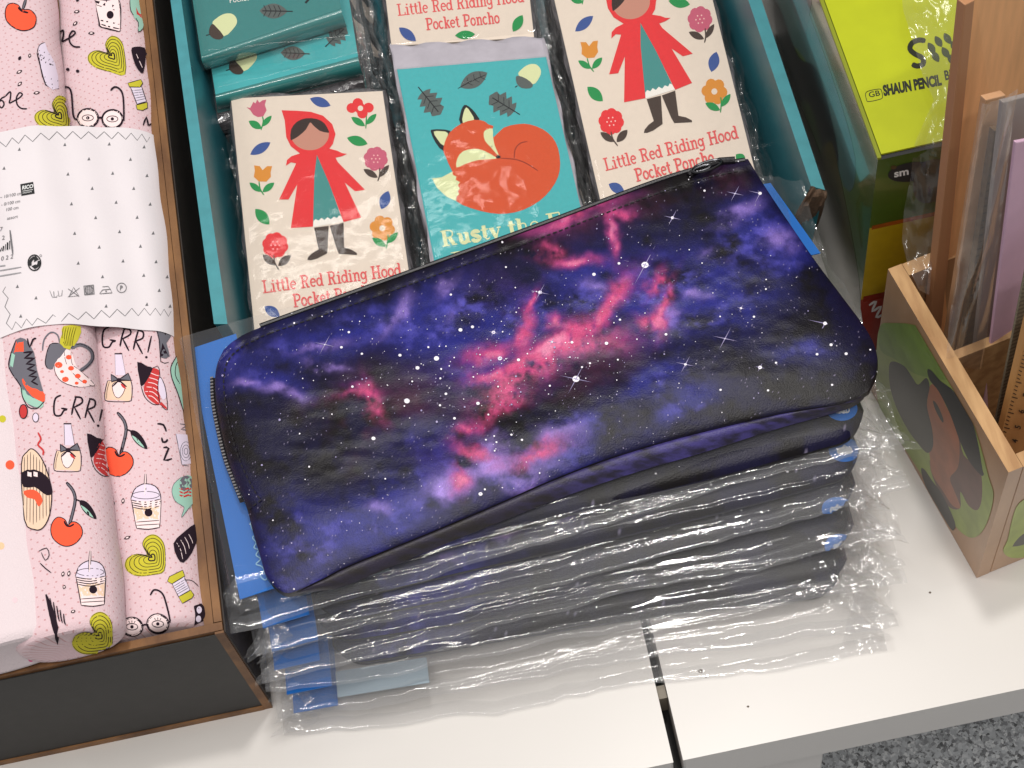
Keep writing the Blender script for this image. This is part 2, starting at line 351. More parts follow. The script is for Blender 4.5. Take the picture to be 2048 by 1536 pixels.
# cloth with printed polka dots
def dotcloth(name, base, dot, freq, r, dots=True):
    m = bpy.data.materials.new(name); m.use_nodes = True; N = m.node_tree.nodes; L = m.node_tree.links; b = N['Principled BSDF']
    b.inputs['Roughness'].default_value = .95; b.inputs['Specular IOR Level'].default_value = .1; b.inputs['Sheen Weight'].default_value = .25
    tc = N.new('ShaderNodeTexCoord'); mp = N.new('ShaderNodeMapping'); mp.inputs['Rotation'].default_value = (0, 0, math.radians(45)); mp.inputs['Scale'].default_value = (freq, freq, 1)
    L.new(tc.outputs['UV'], mp.inputs[0])
    fr = N.new('ShaderNodeVectorMath'); fr.operation = 'FRACTION'; L.new(mp.outputs[0], fr.inputs[0])
    di = N.new('ShaderNodeVectorMath'); di.operation = 'DISTANCE'; di.inputs[1].default_value = (.5, .5, 0); L.new(fr.outputs[0], di.inputs[0])
    mr = N.new('ShaderNodeMapRange'); mr.inputs[1].default_value = r * .75; mr.inputs[2].default_value = r * 1.25; mr.inputs[3].default_value = 1; mr.inputs[4].default_value = 0
    L.new(di.outputs['Value'], mr.inputs[0]); mx = N.new('ShaderNodeMix'); mx.data_type = 'RGBA'; mx.inputs[6].default_value = base; mx.inputs[7].default_value = dot
    if dots: L.new(mr.outputs[0], mx.inputs[0])
    else: mx.inputs[0].default_value = 0
    L.new(mx.outputs[2], b.inputs['Base Color'])
    t = N.new('ShaderNodeTexNoise'); t.inputs['Scale'].default_value = 1400; t.inputs['Detail'].default_value = 3; L.new(tc.outputs['Object'], t.inputs['Vector'])
    t3 = N.new('ShaderNodeTexNoise'); t3.inputs['Scale'].default_value = 90; t3.inputs['Detail'].default_value = 3; L.new(tc.outputs['Object'], t3.inputs['Vector'])
    ad = N.new('ShaderNodeMath'); ad.operation = 'MULTIPLY_ADD'; ad.inputs[1].default_value = 1.6; L.new(t3.outputs['Fac'], ad.inputs[0]); L.new(t.outputs['Fac'], ad.inputs[2])
    bp = N.new('ShaderNodeBump'); bp.inputs['Strength'].default_value = .5; bp.inputs['Distance'].default_value = .0005; L.new(ad.outputs[0], bp.inputs['Height']); L.new(bp.outputs[0], b.inputs['Normal'])
    return m
M_pink = dotcloth('pink_dotted_fleece', C(238, 208, 214, .84), C(218, 166, 170, .82), 330, .125)
M_fleece = dotcloth('white_pink_fleece', C(240, 224, 228, .84), (1, 1, 1, 1), 330, .15, False)
def roll(name, parent, p0, p1, rx, rz, mt, e=2.6, bulge=.0006, seed=1, fold=True, tilt=0):
    """soft roll of cloth; p0 front end, p1 back end (world), cross-section superellipse"""
    p0 = np.array(p0); p1 = np.array(p1); L_ = np.linalg.norm(p1 - p0); t = (p1 - p0) / L_; sx = np.cross(t, (0, 0, 1)); sx /= np.linalg.norm(sx)
    nu, nv = 72, 90; P = np.zeros((nv, nu + 1, 3)); UV = np.zeros((nv, nu + 1, 2)); per = math.pi * (rx + rz)
    for j in range(nv):
        s = j / (nv - 1); d = s ** 1.6 * L_
        endf = min(1, d / .0045); k = (1 - (1 - endf) ** 2.2) * .16 + .84 if endf < 1 else 1
        if j == 0: k = .74
        for i in range(nu + 1):
            a = 2 * math.pi * i / nu + math.pi / 2
            ca, sa = math.cos(a), math.sin(a); rr = (abs(ca) ** e + abs(sa) ** e) ** (-1 / e)
            w = 1 + .012 * math.sin(d * 160 + seed + 2 * a) + .02 * math.sin(d * 60 + seed * 3)
            P[j, i] = p0 + t * (d if j else .0) + sx * ca * rr * rx * k * w + np.array((0, 0, 1)) * sa * rr * rz * k * w
            UV[j, i] = (i / nu * per, d)
    mb = MB(); mb.grid(P, mt); c = len(mb.v); mb.add([P[0].mean(0) + t * .002], [], mt)
    for i in range(nu): mb.f.append((i, i + 1, c)[::-1]); mb.m.append(0)
    mb.uv = np.vstack([UV.reshape(-1, 2), [[0, 0]]]).astype('f')
    return mb
def at_y(x, y, z, Y):   # point seen at pixel (x, y) on height z, slid along the view to depth Y
    p = W(x, y, z); p[1] = Y; return p
p3a, p3b = at_y(322, 1262, .080, .3040), W(206, -60, .078); p2a, p2b = at_y(143, 1292, .1075, .2990), W(14, -60, .092); p1a, p1b = at_y(18, 1300, .109, .2990), W(-165, -60, .09)
R3 = roll('r', None, p3a, p3b, .0232, .021, M_pink, seed=1, e=2.3); R2 = roll('r', None, p2a, p2b, .0222, .0155, M_pink, seed=4, e=2.3); R1 = roll('r', None, p1a, p1b, .027, .016, M_fleece, seed=8, e=2.3)
I_bk = mat('print_black', C(44, 32, 42, .85), .9, .1); I_cor = mat('print_coral', C(250, 96, 66, .95), .9, .1); I_yel = mat('print_mustard', C(206, 196, 62, .9), .9, .1)
I_min = mat('print_mint', C(164, 208, 190, .9), .9, .1); I_gry = mat('print_grey', C(120, 118, 128, .8), .9, .1); I_lil = mat('print_lilac', C(228, 214, 232, .95), .9, .1)
I_tan = mat('print_tan', C(238, 206, 180, .95), .9, .1); I_red = mat('print_red', C(206, 66, 66, .9), .9, .1); I_ol = mat('print_olive', C(112, 104, 28, .9), .9, .1); I_pp = mat('print_pale', C(250, 226, 226, .95), .9, .1)
Z5 = lambda p: [(x / 5.4853, y / 5.4853) for x, y in p]; Z6 = lambda p: [(x / 4.5167, 640 + y / 4.5167) for x, y in p]; Z7 = lambda p: [(x / 3.839, 960 + y / 3.839) for x, y in p]
def sh(p, dx, dy): return [(x + dx, y + dy) for x, y in p]
def motif(ik, k, dx=0, dy=0):
    f = lambda p, m, sm=3: ik.fill(sh(p, dx, dy), m, sm); s = lambda p, w, m=I_bk, sm=3, c=False: ik.stroke(sh(p, dx, dy), w, m, sm, c)
    if k == 'grr':
        for p in ([(990, 62), (940, 90), (925, 170), (935, 240), (985, 245), (1015, 200), (1045, 190), (990, 180)], [(1125, 75), (1100, 160), (1085, 240)], [(1110, 78), (1170, 85), (1178, 130), (1105, 172)], [(1110, 172), (1165, 280)],
                  [(1250, 92), (1225, 180), (1205, 268)], [(1240, 92), (1292, 110), (1288, 165), (1222, 192)], [(1228, 192), (1288, 308)], [(1368, 145), (1335, 295)]): s(Z6(p), 4.2)
        ik.ell(1322 / 4.5167 + dx, 640 + 337 / 4.5167 + dy, 2.6, 2.6, I_bk)
    elif k == 'polish':
        f(Z6([(975, 548), (1180, 545), (1190, 700), (1165, 735), (960, 725), (950, 690)]), I_tan, 0); f(Z6([(1040, 310), (1102, 310), (1135, 500), (1045, 500)]), I_lil, 0)
        s(Z6([(1040, 310), (1045, 500)]), 1, I_bk, 0); s(Z6([(1102, 310), (1135, 500)]), 1, I_bk, 0); s(Z6([(1035, 306), (1105, 306)]), 3.2, I_bk, 0)
        s(Z6([(975, 548), (955, 620), (948, 700), (975, 735), (1165, 737), (1190, 700), (1195, 600), (1180, 545)]), 2.0); s(Z6([(990, 560), (968, 640), (965, 715)]), 1.3)
        s(Z6([(975, 550), (1180, 548)]), 1.6, I_bk, 0)
        f(Z6([(1015, 590), (1070, 560), (1130, 590), (1115, 660), (1075, 705), (1035, 680)]), I_pp); s(Z6([(1015, 590), (1070, 560), (1130, 590), (1115, 660), (1075, 705), (1035, 680)]), 1.5, I_bk, 3, True)
        for q in ([(1075, 540), (1005, 490), (1010, 562)], [(1075, 540), (1158, 482), (1186, 550)]): f(Z6(q), I_gry, 0); s(Z6(q + [q[0]]), 2.6, I_bk, 0)
        s(Z6([(1075, 545), (1015, 605)]), 3.4, I_bk, 0); s(Z6([(1075, 545), (1145, 605)]), 3.4, I_bk, 0); ik.ell(1075 / 4.5167 + dx, 640 + 543 / 4.5167 + dy, 5, 4, I_bk)
        ik.lens(*[sh(Z6([p]), dx, dy)[0] for p in ((1090, 575), (1140, 625))], 5, I_red)
    elif k == 'shell':
        f(Z6([(1370, 440), (1440, 460), (1435, 520), (1445, 650), (1435, 765), (1350, 720), (1300, 640), (1315, 555)]), I_red)
        for i in range(6): s(Z6([(1300 + i * 12, 690 - i * 42), (1370 + i * 8, 690 - i * 38), (1432, 745 - i * 48)]), 1.6, I_pp)
        f(Z6([(1240, 380), (1330, 420), (1380, 440), (1320, 560), (1275, 600), (1262, 540)]), I_bk, 2)
        f(Z6([(1440, 520), (1480, 580), (1500, 690), (1470, 720), (1432, 640)]), I_lil); s(Z6([(1440, 515), (1485, 590), (1505, 700), (1510, 815), (1450, 760), (1425, 640)]), 1.8, I_bk, 3, True)
        f(Z6([(1455, 740), (1505, 790), (1508, 812), (1440, 765)]), I_red, 0); s(Z6([(1275, 600), (1310, 700), (1380, 762), (1440, 765)]), 2); s(Z6([(1370, 440), (1430, 425), (1445, 520)]), 1.6)
    elif k == 'cherry':
        s(Z6([(1060, 835), (1120, 910), (1140, 1000), (1110, 1140), (1088, 1215)]), 7.5); s(Z6([(1066, 845), (1120, 912), (1138, 1000), (1110, 1138), (1090, 1205)]), 3.6, I_gry)
        f(Z6([(1180, 1000), (1240, 1010), (1300, 1080), (1332, 1168), (1250, 1132), (1195, 1065)]), I_bk); f(Z6([(1192, 1042), (1250, 1082), (1305, 1155), (1252, 1122), (1205, 1070)]), I_min)
        s(Z6([(1135, 985), (1200, 1012)]), 3.4, I_bk, 0)
        c = [(1075, 1222), (1045, 1170), (985, 1150), (940, 1190), (920, 1260), (940, 1340), (1010, 1400), (1080, 1412), (1150, 1380), (1202, 1310), (1195, 1240), (1150, 1197), (1105, 1195)]
        f(Z6(c), I_cor); s(Z6(c), 2.2, I_bk, 3, True); s(Z6([(1040, 1185), (1062, 1225), (1095, 1232), (1130, 1212)]), 4)
    elif k == 'cup':
        s(Z7([(1118, -45), (1112, 118)]), 6); f(Z7([(1010, 150), (1030, 80), (1070, 45), (1120, 32), (1190, 50), (1225, 100), (1232, 145), (1120, 170)]), I_lil, 2)
        s(Z7([(1005, 150), (1030, 80), (1070, 45), (1120, 30), (1190, 48), (1225, 95), (1235, 145)]), 2.2)
        f(Z7([(1015, 160), (1235, 150), (1225, 365), (1140, 380), (1050, 370)]), I_pp, 0); f(Z7([(1027, 212), (1228, 195), (1224, 305), (1045, 318)]), I_tan, 0)
        ik.ell(1120 / 3.839 + dx, 960 + 118 / 3.839 + dy, 27, 7.5, I_bk, w=1.4); s(Z7([(1118, -45), (1112, 118)]), 2.6, I_pp)
        for y in (150, 168, 186, 204): s(Z7([(1005 + (y - 150) * .3, y + 6), (1118, y + 22), (1235 - (y - 150) * .2, y - 3)]), 2.3)
        s(Z7([(1012, 165), (1050, 372)]), 2.3, I_bk, 0); s(Z7([(1236, 150), (1225, 365)]), 2.3, I_bk, 0); s(Z7([(1050, 372), (1140, 380), (1225, 366)]), 2.3); ik.ell(1141 / 3.839 + dx, 960 + 252 / 3.839 + dy, 8, 8, I_bk)
        s(Z7([(1045, 325), (1225, 312)]), 1.8, I_bk, 0); s(Z7([(1052, 350), (1225, 340)]), 1.8, I_bk, 0)
    elif k in ('heart', 'heart2'):
        p = Z7([(1130, 575), (1095, 500), (1110, 450), (1160, 420), (1210, 430), (1255, 480), (1270, 560), (1262, 700), (1180, 730), (1060, 740), (990, 710), (960, 660), (980, 600), (1050, 570)]) if k == 'heart' else \
            Z5([(1175, 580), (1155, 490), (1200, 410), (1260, 400), (1320, 440), (1360, 540), (1375, 820), (1200, 790), (1060, 750), (980, 690), (965, 620), (1010, 570), (1080, 558)])
        c = Z7([(1175, 600)])[0] if k == 'heart' else Z5([(1235, 620)])[0]
        f(p, I_yel, 3)
        for q, w in ((.97, 1.8), (.83, 1.6), (.67, 1.6), (.5, 1.5), (.33, 1.5), (.16, 3)): s([(c[0] + (x - c[0]) * q, c[1] + (y - c[1]) * q) for x, y in p], w, I_ol if q > .9 else I_bk, 3, True)
def glasses(ik, dx=0, dy=0):
    for cx, cy, rx, ry in ((1015, 1125, 78, 66), (1212, 1102, 80, 68)):
        x, y = cx / 3.839 + dx, 960 + cy / 3.839 + dy; ik.ell(x, y, rx / 3.839, ry / 3.839, I_pp, n=24); ik.ell(x, y, rx / 3.839, ry / 3.839, I_bk, w=5, n=28)
        ik.ell(x, y, 11.5, 6.2, I_bk, w=1.8); ik.ell(x, y, 3.4, 3.4, I_bk)
        for a in (-60, -90, -120): ik.stroke([(x + 9 * math.cos(math.radians(a)), y - 4 + 4 * math.sin(math.radians(a))), (x + 13 * math.cos(math.radians(a)), y - 5 + 7 * math.sin(math.radians(a)))], 1.6, I_bk)
    for p in ([(1090, 1120), (1110, 1108), (1135, 1112)], [(1290, 1085), (1305, 1075), (1270, 930), (1250, 880), (1220, 852), (1180, 847), (1155, 887)], [(945, 1135), (905, 1115)]): ik.stroke(sh(Z7(p), dx, dy), 4, I_bk, 3)
def dash(ik, p, fillc=None):
    for a, b in p: ik.lens(a, b, 6, I_bk); (ik.lens((a[0] * .75 + b[0] * .25, a[1] * .75 + b[1] * .25), (a[0] * .25 + b[0] * .75, a[1] * .25 + b[1] * .75), 3, I_pp) if fillc else None)
b3, b2, b1 = R3.bvh(), R2.bvh(), R1.bvh()
yb = lambda x, y: y > 640 or y < 275
K3 = Ink(R3, b3, step=6, clip=yb); K2 = Ink(R2, b2, step=6, clip=yb); K1 = Ink(R1, b1, step=6); K3.ws = K2.ws = .88
def spool(ik, pts_top, body, bot):
    ik.fill(body, I_lil, 0); ik.stroke(body + [body[0]], 1.8, I_bk); ik.fill(pts_top, I_yel, 0); ik.stroke(pts_top + [pts_top[0]], 1.6, I_bk); ik.fill(bot, I_yel, 0); ik.stroke(bot + [bot[0]], 1.6, I_bk)
    (ax, ay), (bx_, by), (cx_, cy), (dx_, dy) = body[:4]
    for t in (.2, .35, .5, .65, .8): ik.stroke([(ax + (dx_ - ax) * t, ay + (dy - ay) * t), (bx_ + (cx_ - bx_) * t, by + (cy - by) * t)], 1.5, I_gry)
for k in ('grr', 'polish', 'shell', 'cherry'): motif(K3, k)
for k in ('cup', 'heart', 'heart2'): motif(K3, k)
glasses(K3)
for p in ([(1420, 940), (1475, 950), (1500, 1010)], [(1460, 1065), (1470, 1105), (1500, 1100), (1512, 1080)], [(1475, 1155), (1522, 1162), (1480, 1268), (1552, 1255)]): K3.stroke(Z6(p), 4.6, I_bk, 2)
K3.fill(Z6([(1400, 30), (1480, 60), (1540, 150), (1500, 210), (1530, 330), (1450, 340), (1430, 180)]), I_gry, 2); K3.fill(Z6([(1450, 60), (1520, 110), (1490, 140)]), I_bk, 0)
K3.fill(Z6([(1465, 210), (1520, 330), (1440, 335)]), I_bk, 0); K3.stroke(Z6([(1400, 40), (1440, 200), (1450, 380), (1520, 385)]), 1.8, I_bk, 2); K3.stroke(Z6([(1540, 60), (1570, 130)]), 4, I_bk)
K3.fill(Z6([(1640, 250), (1590, 340), (1545, 430), (1550, 520), (1620, 700), (1665, 850), (1650, 600)]), I_min, 2); K3.stroke(Z6([(1635, 250), (1585, 340), (1540, 430), (1550, 530), (1600, 660), (1660, 850)]), 2.2, I_bk, 3)
K3.stroke(Z6([(1640, 330), (1590, 400), (1580, 500), (1620, 580)]), 1.8, I_bk, 3)
K3.fill(Z6([(1585, 1030), (1690, 1040), (1720, 1300), (1640, 1310)]), I_lil, 0); K3.stroke(Z6([(1585, 1030), (1640, 1310), (1700, 1320)]), 1.6, I_gry, 0)
for r in (24, 16, 8): K3.ell(1675 / 4.5167, 640 + 1190 / 4.5167, r * .45, r * .8, I_gry, w=1.3)
K3.stroke(Z6([(1620, 940), (1690, 950), (1630, 990), (1700, 1000)]), 1.8, I_gry)
K3.fill(Z7([(1390, -20), (1335, 30), (1318, 90), (1340, 160), (1395, 200), (1410, 220), (1390, 292), (1440, 225), (1475, 185), (1480, -20)]), I_min, 2); K3.ell(1425 / 3.839, 960 + 30 / 3.839, 13, 16, I_gry)
for i in range(3): K3.stroke(Z7([(1375, 65 + i * 26), (1410, 78 + i * 26), (1440, 66 + i * 26), (1465, 74 + i * 26)]), 4, I_red, 2)
K3.stroke(Z7([(1390, -20), (1335, 30), (1318, 90), (1340, 160), (1395, 200), (1410, 220), (1390, 292), (1440, 225), (1475, 185)]), 1.3, I_gry, 3)
K3.fill(Z7([(1330, 490), (1400, 410), (1510, 330), (1520, 420), (1470, 560), (1405, 638), (1360, 600)]), I_bk, 2)
for i in range(4): K3.stroke(Z7([(1355 + i * 30, 485 - i * 22), (1385 + i * 28, 540 - i * 25), (1400 + i * 25, 610 - i * 40)]), 1.3, I_pp, 2)
spool(K3, Z7([(1285, 780), (1300, 745), (1400, 695), (1415, 740), (1320, 800)]), Z7([(1322, 800), (1410, 745), (1455, 850), (1370, 900)]), Z7([(1370, 900), (1460, 850), (1485, 885), (1470, 910), (1400, 950)]))
K3.stroke(Z7([(1415, 770), (1470, 775), (1520, 820)]), 1.5, I_bk, 3)
K3.fill(Z7([(1485, 970), (1540, 950), (1590, 1010), (1600, 960), (1610, 1060), (1490, 1110)]), I_bk, 0); K3.ell(1525 / 3.839, 960 + 1000 / 3.839, 5, 7, I_lil); K3.ell(1520 / 3.839, 960 + 1065 / 3.839, 5, 6, I_lil)
dash(K3, [Z7([(865, 205), (880, 165)]), Z7([(840, 395), (875, 370)]), Z7([(840, 470), (850, 440)])]); dash(K3, [Z7([(840, 295), (885, 270)]), Z7([(955, 455), (1005, 435)]), Z7([(945, 185), (950, 140)]), Z7([(850, 560), (890, 570)])], 1)
K3.ell(900 / 3.839, 960 + 762 / 3.839, 3.5, 3.5, I_bk)
# upper end of the right roll
K3.fill(Z5([(1040, 0), (1300, 0), (1322, 100), (1315, 350), (1110, 300)]), I_pp, 0)
for p, w in (([(1050, 10), (1090, 250), (1110, 300), (1310, 352)], 3.2), ([(1300, 0), (1322, 110), (1315, 350)], 3.2), ([(1045, 20), (1150, 55), (1310, 90)], 6), ([(1060, 60), (1170, 95), (1315, 130)], 2), ([(1080, 225), (1180, 245), (1310, 275)], 3), ([(1100, 270), (1200, 300), (1310, 325)], 3), ([(1040, 0), (1300, 35)], 5)): K3.stroke(Z5(p), w, I_bk, 2)
K3.ell(1210 / 5.4853, 170 / 5.4853, 7, 8, I_bk)
def ore(ik, dx, dy):
    for p in ([(515, 505), (560, 450), (610, 430), (632, 470), (605, 510), (575, 470), (600, 410), (645, 385)], [(645, 385), (700, 332), (702, 400), (690, 455), (730, 440), (800, 400), (832, 362), (800, 345), (768, 400), (775, 470), (820, 515), (885, 520)]): ik.stroke(sh(Z5(p), dx, dy), 3.6, I_bk, 4)
ore(K3, 0, 0); ore(K2, -107, 123)
dash(K3, [Z5([(815, 140), (880, 125)]), Z5([(805, 285), (855, 240)]), Z5([(970, 372), (1042, 368)])], 1)
for x, y in ((650, 765), (752, 765), (858, 785)): K3.ell(x / 5.4853, y / 5.4853, 3.4, 3.2, I_bk)
K3.stroke(Z5([(500, 255), (495, 380), (510, 480)]), 4, I_bk, 2); K3.stroke(Z5([(840, 15), (870, 5)]), 4, I_bk)
for p in ([(665, 985), (710, 957), (770, 970), (795, 1050), (810, 1250), (835, 1310), (870, 1310)], [(1360, 1330), (1352, 1080), (1320, 990), (1260, 960), (1215, 1000)], [(1075, 1300), (1110, 1295), (1140, 1300)]): K3.stroke(Z5(p), 4, I_bk, 3)
for cx, cy in ((970, 1300), (1235, 1312)):
    K3.ell(cx / 5.4853, cy / 5.4853, 20, 18, I_pp, n=24); K3.ell(cx / 5.4853, cy / 5.4853, 20, 18, I_bk, w=4.5, n=28); K3.ell(cx / 5.4853, cy / 5.4853, 11, 6, I_bk, w=1.8); K3.ell(cx / 5.4853, cy / 5.4853, 3.4, 3.4, I_bk)
spool(K3, Z5([(1400, 920), (1540, 880), (1560, 920), (1530, 965), (1420, 960)]), Z5([(1430, 965), (1550, 960), (1600, 1120), (1500, 1150)]), Z5([(1490, 1160), (1610, 1130), (1612, 1190), (1560, 1215), (1500, 1205)]))
K3.fill(Z5([(1435, 560), (1470, 522), (1580, 530), (1590, 640), (1570, 790), (1540, 805), (1480, 720)]), I_bk, 2); K3.stroke(Z5([(1490, 600), (1560, 760)]), 1.4, I_pp); K3.stroke(Z5([(1590, 600), (1640, 560)]), 3, I_bk); K3.fill(Z5([(1600, 600), (1650, 580), (1660, 700), (1620, 690)]), I_gry, 0)
K3.fill(Z5([(1425, 0), (1430, 110), (1480, 220), (1510, 250), (1510, 350), (1560, 315), (1570, 200), (1550, 0)]), I_min, 2); K3.fill(Z5([(1485, 80), (1550, 160), (1555, 210), (1495, 170)]), I_red, 0); K3.stroke(Z5([(1420, 0), (1432, 130), (1510, 250), (1510, 360), (1560, 320)]), 1.5, I_bk, 3)
K3.stroke(Z5([(1565, 1380), (1600, 1290), (1620, 1380), (1650, 1360)]), 4, I_bk, 2)
# left printed roll
for k in ('polish', 'cherry'): motif(K2, k, -102, 140)
motif(K2, 'grr', -97, 137); motif(K2, 'shell', -101, 143); motif(K2, 'cup', -111, 154); motif(K2, 'heart', -106, 155); motif(K2, 'heart2', -107, 119)
K2.fill(Z5([(240, 110), (200, 60), (140, 40), (85, 60), (60, 130), (70, 220), (130, 290), (220, 335), (300, 335), (370, 300), (395, 230), (380, 160), (320, 110)]), I_cor, 3)
K2.stroke(Z5([(240, 110), (200, 60), (140, 40), (85, 60), (60, 130), (70, 220), (130, 290), (220, 335), (300, 335), (370, 300), (395, 230), (380, 160), (320, 110)]), 2.4, I_bk, 3, True)
K2.stroke(Z5([(285, -10), (250, 110)]), 7, I_bk); K2.stroke(Z5([(285, -10), (252, 100)]), 3.4, I_gry); K2.stroke(Z5([(200, 85), (240, 125), (310, 145)]), 4.5, I_bk, 3)
K2.fill(Z5([(420, 560), (440, 500), (490, 470), (520, 560), (600, 700), (640, 970), (500, 930)]), I_lil, 2)
for p, w in (([(405, 590), (430, 500), (490, 470)], 2), ([(405, 590), (440, 720), (500, 935), (640, 975)], 3), ([(415, 590), (480, 640), (580, 680)], 5), ([(420, 640), (500, 690), (580, 720)], 3.5), ([(430, 560), (540, 600)], 2.5), ([(490, 850), (630, 890)], 3), ([(500, 910), (640, 950)], 3)): K2.stroke(Z5(p), w, I_bk, 2)
dash(K2, [Z5([(205, 665), (230, 620)])]); dash(K2, [Z5([(320, 640), (330, 590)]), Z5([(180, 810), (245, 775)]), Z5([(195, 950), (240, 900)]), Z5([(365, 1030), (438, 1015)])], 1)
K2.fill(Z6([(490, 400), (560, 280), (640, 290), (700, 440), (850, 575), (800, 600), (700, 607), (560, 560), (500, 480)]), I_pp, 3)
K2.stroke(Z6([(580, 280), (600, 400), (700, 530), (800, 590), (850, 585), (720, 460), (650, 400), (640, 290)]), 1.3, I_bk, 3); K2.stroke(Z6([(490, 400), (500, 480), (560, 560), (700, 607), (850, 590)]), 1.5, I_bk, 3)
for x, y, r in ((530, 410, 8), (620, 340, 6), (590, 540, 7), (700, 510, 6), (640, 440, 6), (760, 560, 5), (560, 470, 4), (690, 575, 4)): K2.ell(x / 4.5167, 640 + y / 4.5167, r, r * .8, I_cor, n=8)
K2.fill(Z6([(430, 440), (415, 380), (450, 230), (530, 215), (595, 270), (500, 390), (475, 445)]), I_gry, 2); K2.stroke(Z6([(385, 280), (400, 180), (460, 115), (520, 140), (540, 220)]), 3, I_gry, 3); K2.stroke(Z6([(430, 440), (410, 380), (450, 230), (530, 215)]), 2.2, I_bk, 3)
K2.stroke(Z6([(640, 260), (720, 225), (810, 270), (830, 350), (780, 420), (720, 460)]), 8, I_gry, 3); K2.stroke(Z6([(640, 255), (720, 220), (820, 270), (840, 350), (785, 425), (725, 470)]), 1.6, I_bk, 3)
K2.fill(Z6([(570, 60), (725, 60), (705, 180), (625, 272), (540, 215), (560, 130)]), I_yel, 2)
for i in range(6): K2.stroke(Z6([(575 + i * 22, 70), (560 + i * 20, 160), (590 + i * 12, 240)]), 1.8, I_ol, 2)
K2.fill(Z6([(150, 180), (230, 175), (310, 300), (335, 450), (400, 680), (392, 740), (340, 790), (260, 770), (190, 600), (90, 440), (110, 300)]), I_gry, 2)
K2.fill(Z6([(150, 200), (215, 195), (218, 290), (130, 302)]), I_cor, 0); K2.fill(Z6([(110, 300), (140, 320), (120, 430), (92, 430)]), I_min, 0); K2.fill(Z6([(210, 530), (260, 600), (390, 650), (408, 710), (390, 745), (290, 690), (210, 580)]), I_cor, 2)
K2.fill(Z6([(190, 600), (280, 695), (392, 750), (370, 800), (255, 760), (200, 680)]), I_min, 2)
K2.stroke(Z6([(215, 300), (300, 290), (225, 350), (315, 350), (240, 400), (320, 410), (250, 450), (330, 470), (265, 510), (335, 520), (290, 560), (345, 590)]), 4.5, I_bk); K2.stroke(Z6([(250, 170), (270, 250), (300, 180), (330, 170)]), 4, I_bk, 2)
K2.stroke(Z6([(150, 180), (100, 320), (88, 440), (190, 600), (205, 690), (260, 790), (340, 800), (400, 740)]), 2.4, I_bk, 3); K2.ell(215 / 4.5167, 640 + 830 / 4.5167, 8, 14, I_red); K2.ell(215 / 4.5167, 640 + 830 / 4.5167, 8, 14, I_bk, w=2.2); K2.ell(325 / 4.5167, 640 + 885 / 4.5167, 6, 9, I_lil); K2.ell(325 / 4.5167, 640 + 885 / 4.5167, 6, 9, I_bk, w=1.6)
K2.stroke(Z6([(345, 1020), (372, 1080), (345, 1130), (392, 1180), (390, 1225)]), 4, I_red, 3)
lips = [(44, 930), (55, 905), (66, 899), (82, 915), (95, 945), (104, 985), (100, 1030), (87, 1056), (70, 1060), (50, 1040)]
K2.fill(lips, I_tan, 3)
for i in range(9): K2.stroke([(50 + i * 6, 905 + abs(i - 2) * 5), (48 + i * 6.5, 1050 - abs(i - 3) * 4)], 1.4, I_bk)
K2.fill([(44, 946), (70, 940), (96, 955), (106, 985), (96, 992), (84, 985), (70, 975), (48, 975)], I_bk, 2); K2.fill([(48, 984), (66, 980), (80, 988), (86, 1003), (78, 1014), (70, 1000), (56, 996)], I_cor, 3); K2.stroke(lips, 2.4, I_bk, 3, True)
for x in (60, 72): K2.fill([(x - 4, 944), (x + 4, 946), (x + 4, 955), (x - 4, 953)], I_pp, 0)
K2.stroke(Z7([(300, 550), (360, 525), (380, 580), (350, 620), (320, 560)]), 2, I_bk, 2); K2.stroke(Z7([(310, 640), (350, 680), (395, 715)]), 2.5, I_bk, 2)
for i in range(6): K2.stroke(Z7([(360 + i * 26, 880 + i * 30), (375 + i * 24, 960 + i * 25), (385 + i * 24, 1050 + i * 12)]), 3, I_bk, 2)
K2.fill(Z7([(350, 880), (400, 960), (450, 1130), (440, 1260), (400, 1120)]), I_bk, 2)
dash(K2, [Z7([(480, 745), (490, 705)]), Z7([(525, 745), (535, 700)]), Z7([(490, 840), (500, 810)]), Z7([(545, 1020), (580, 1005)])], 1)
for x, y, c, r in ((5, 838, 0, 7), (20, 930, 1, 9), (2, 1092, 2, 7), (76, 1142, 0, 5), (62, 1317, 3, 6), (80, 1236, 4, 7), (30, 1200, 4, 5)):
    K1.ell(x, y, r, r * 1.05, [I_yel, I_cor, mat('print_peach', C(252, 200, 160, .95), .9, .1), mat('print_magenta', C(236, 90, 150, .95), .9, .1), mat('print_rose', C(240, 205, 212, .95), .9, .1)][c])
o = tag(R3.build('fabric_roll'), 'pink dotted fabric roll printed with spool and glasses, against the box side wall', 'fabric roll', 'fabric rolls in the display box')
o = tag(R2.build('fabric_roll'), 'pink dotted fabric roll printed with lips, roller skate and banana, between two rolls', 'fabric roll', 'fabric rolls in the display box')
o = tag(R1.build('fabric_roll'), 'plain pale fleece roll with a few coloured confetti dots at the left edge', 'fabric roll', 'fabric rolls in the display box')
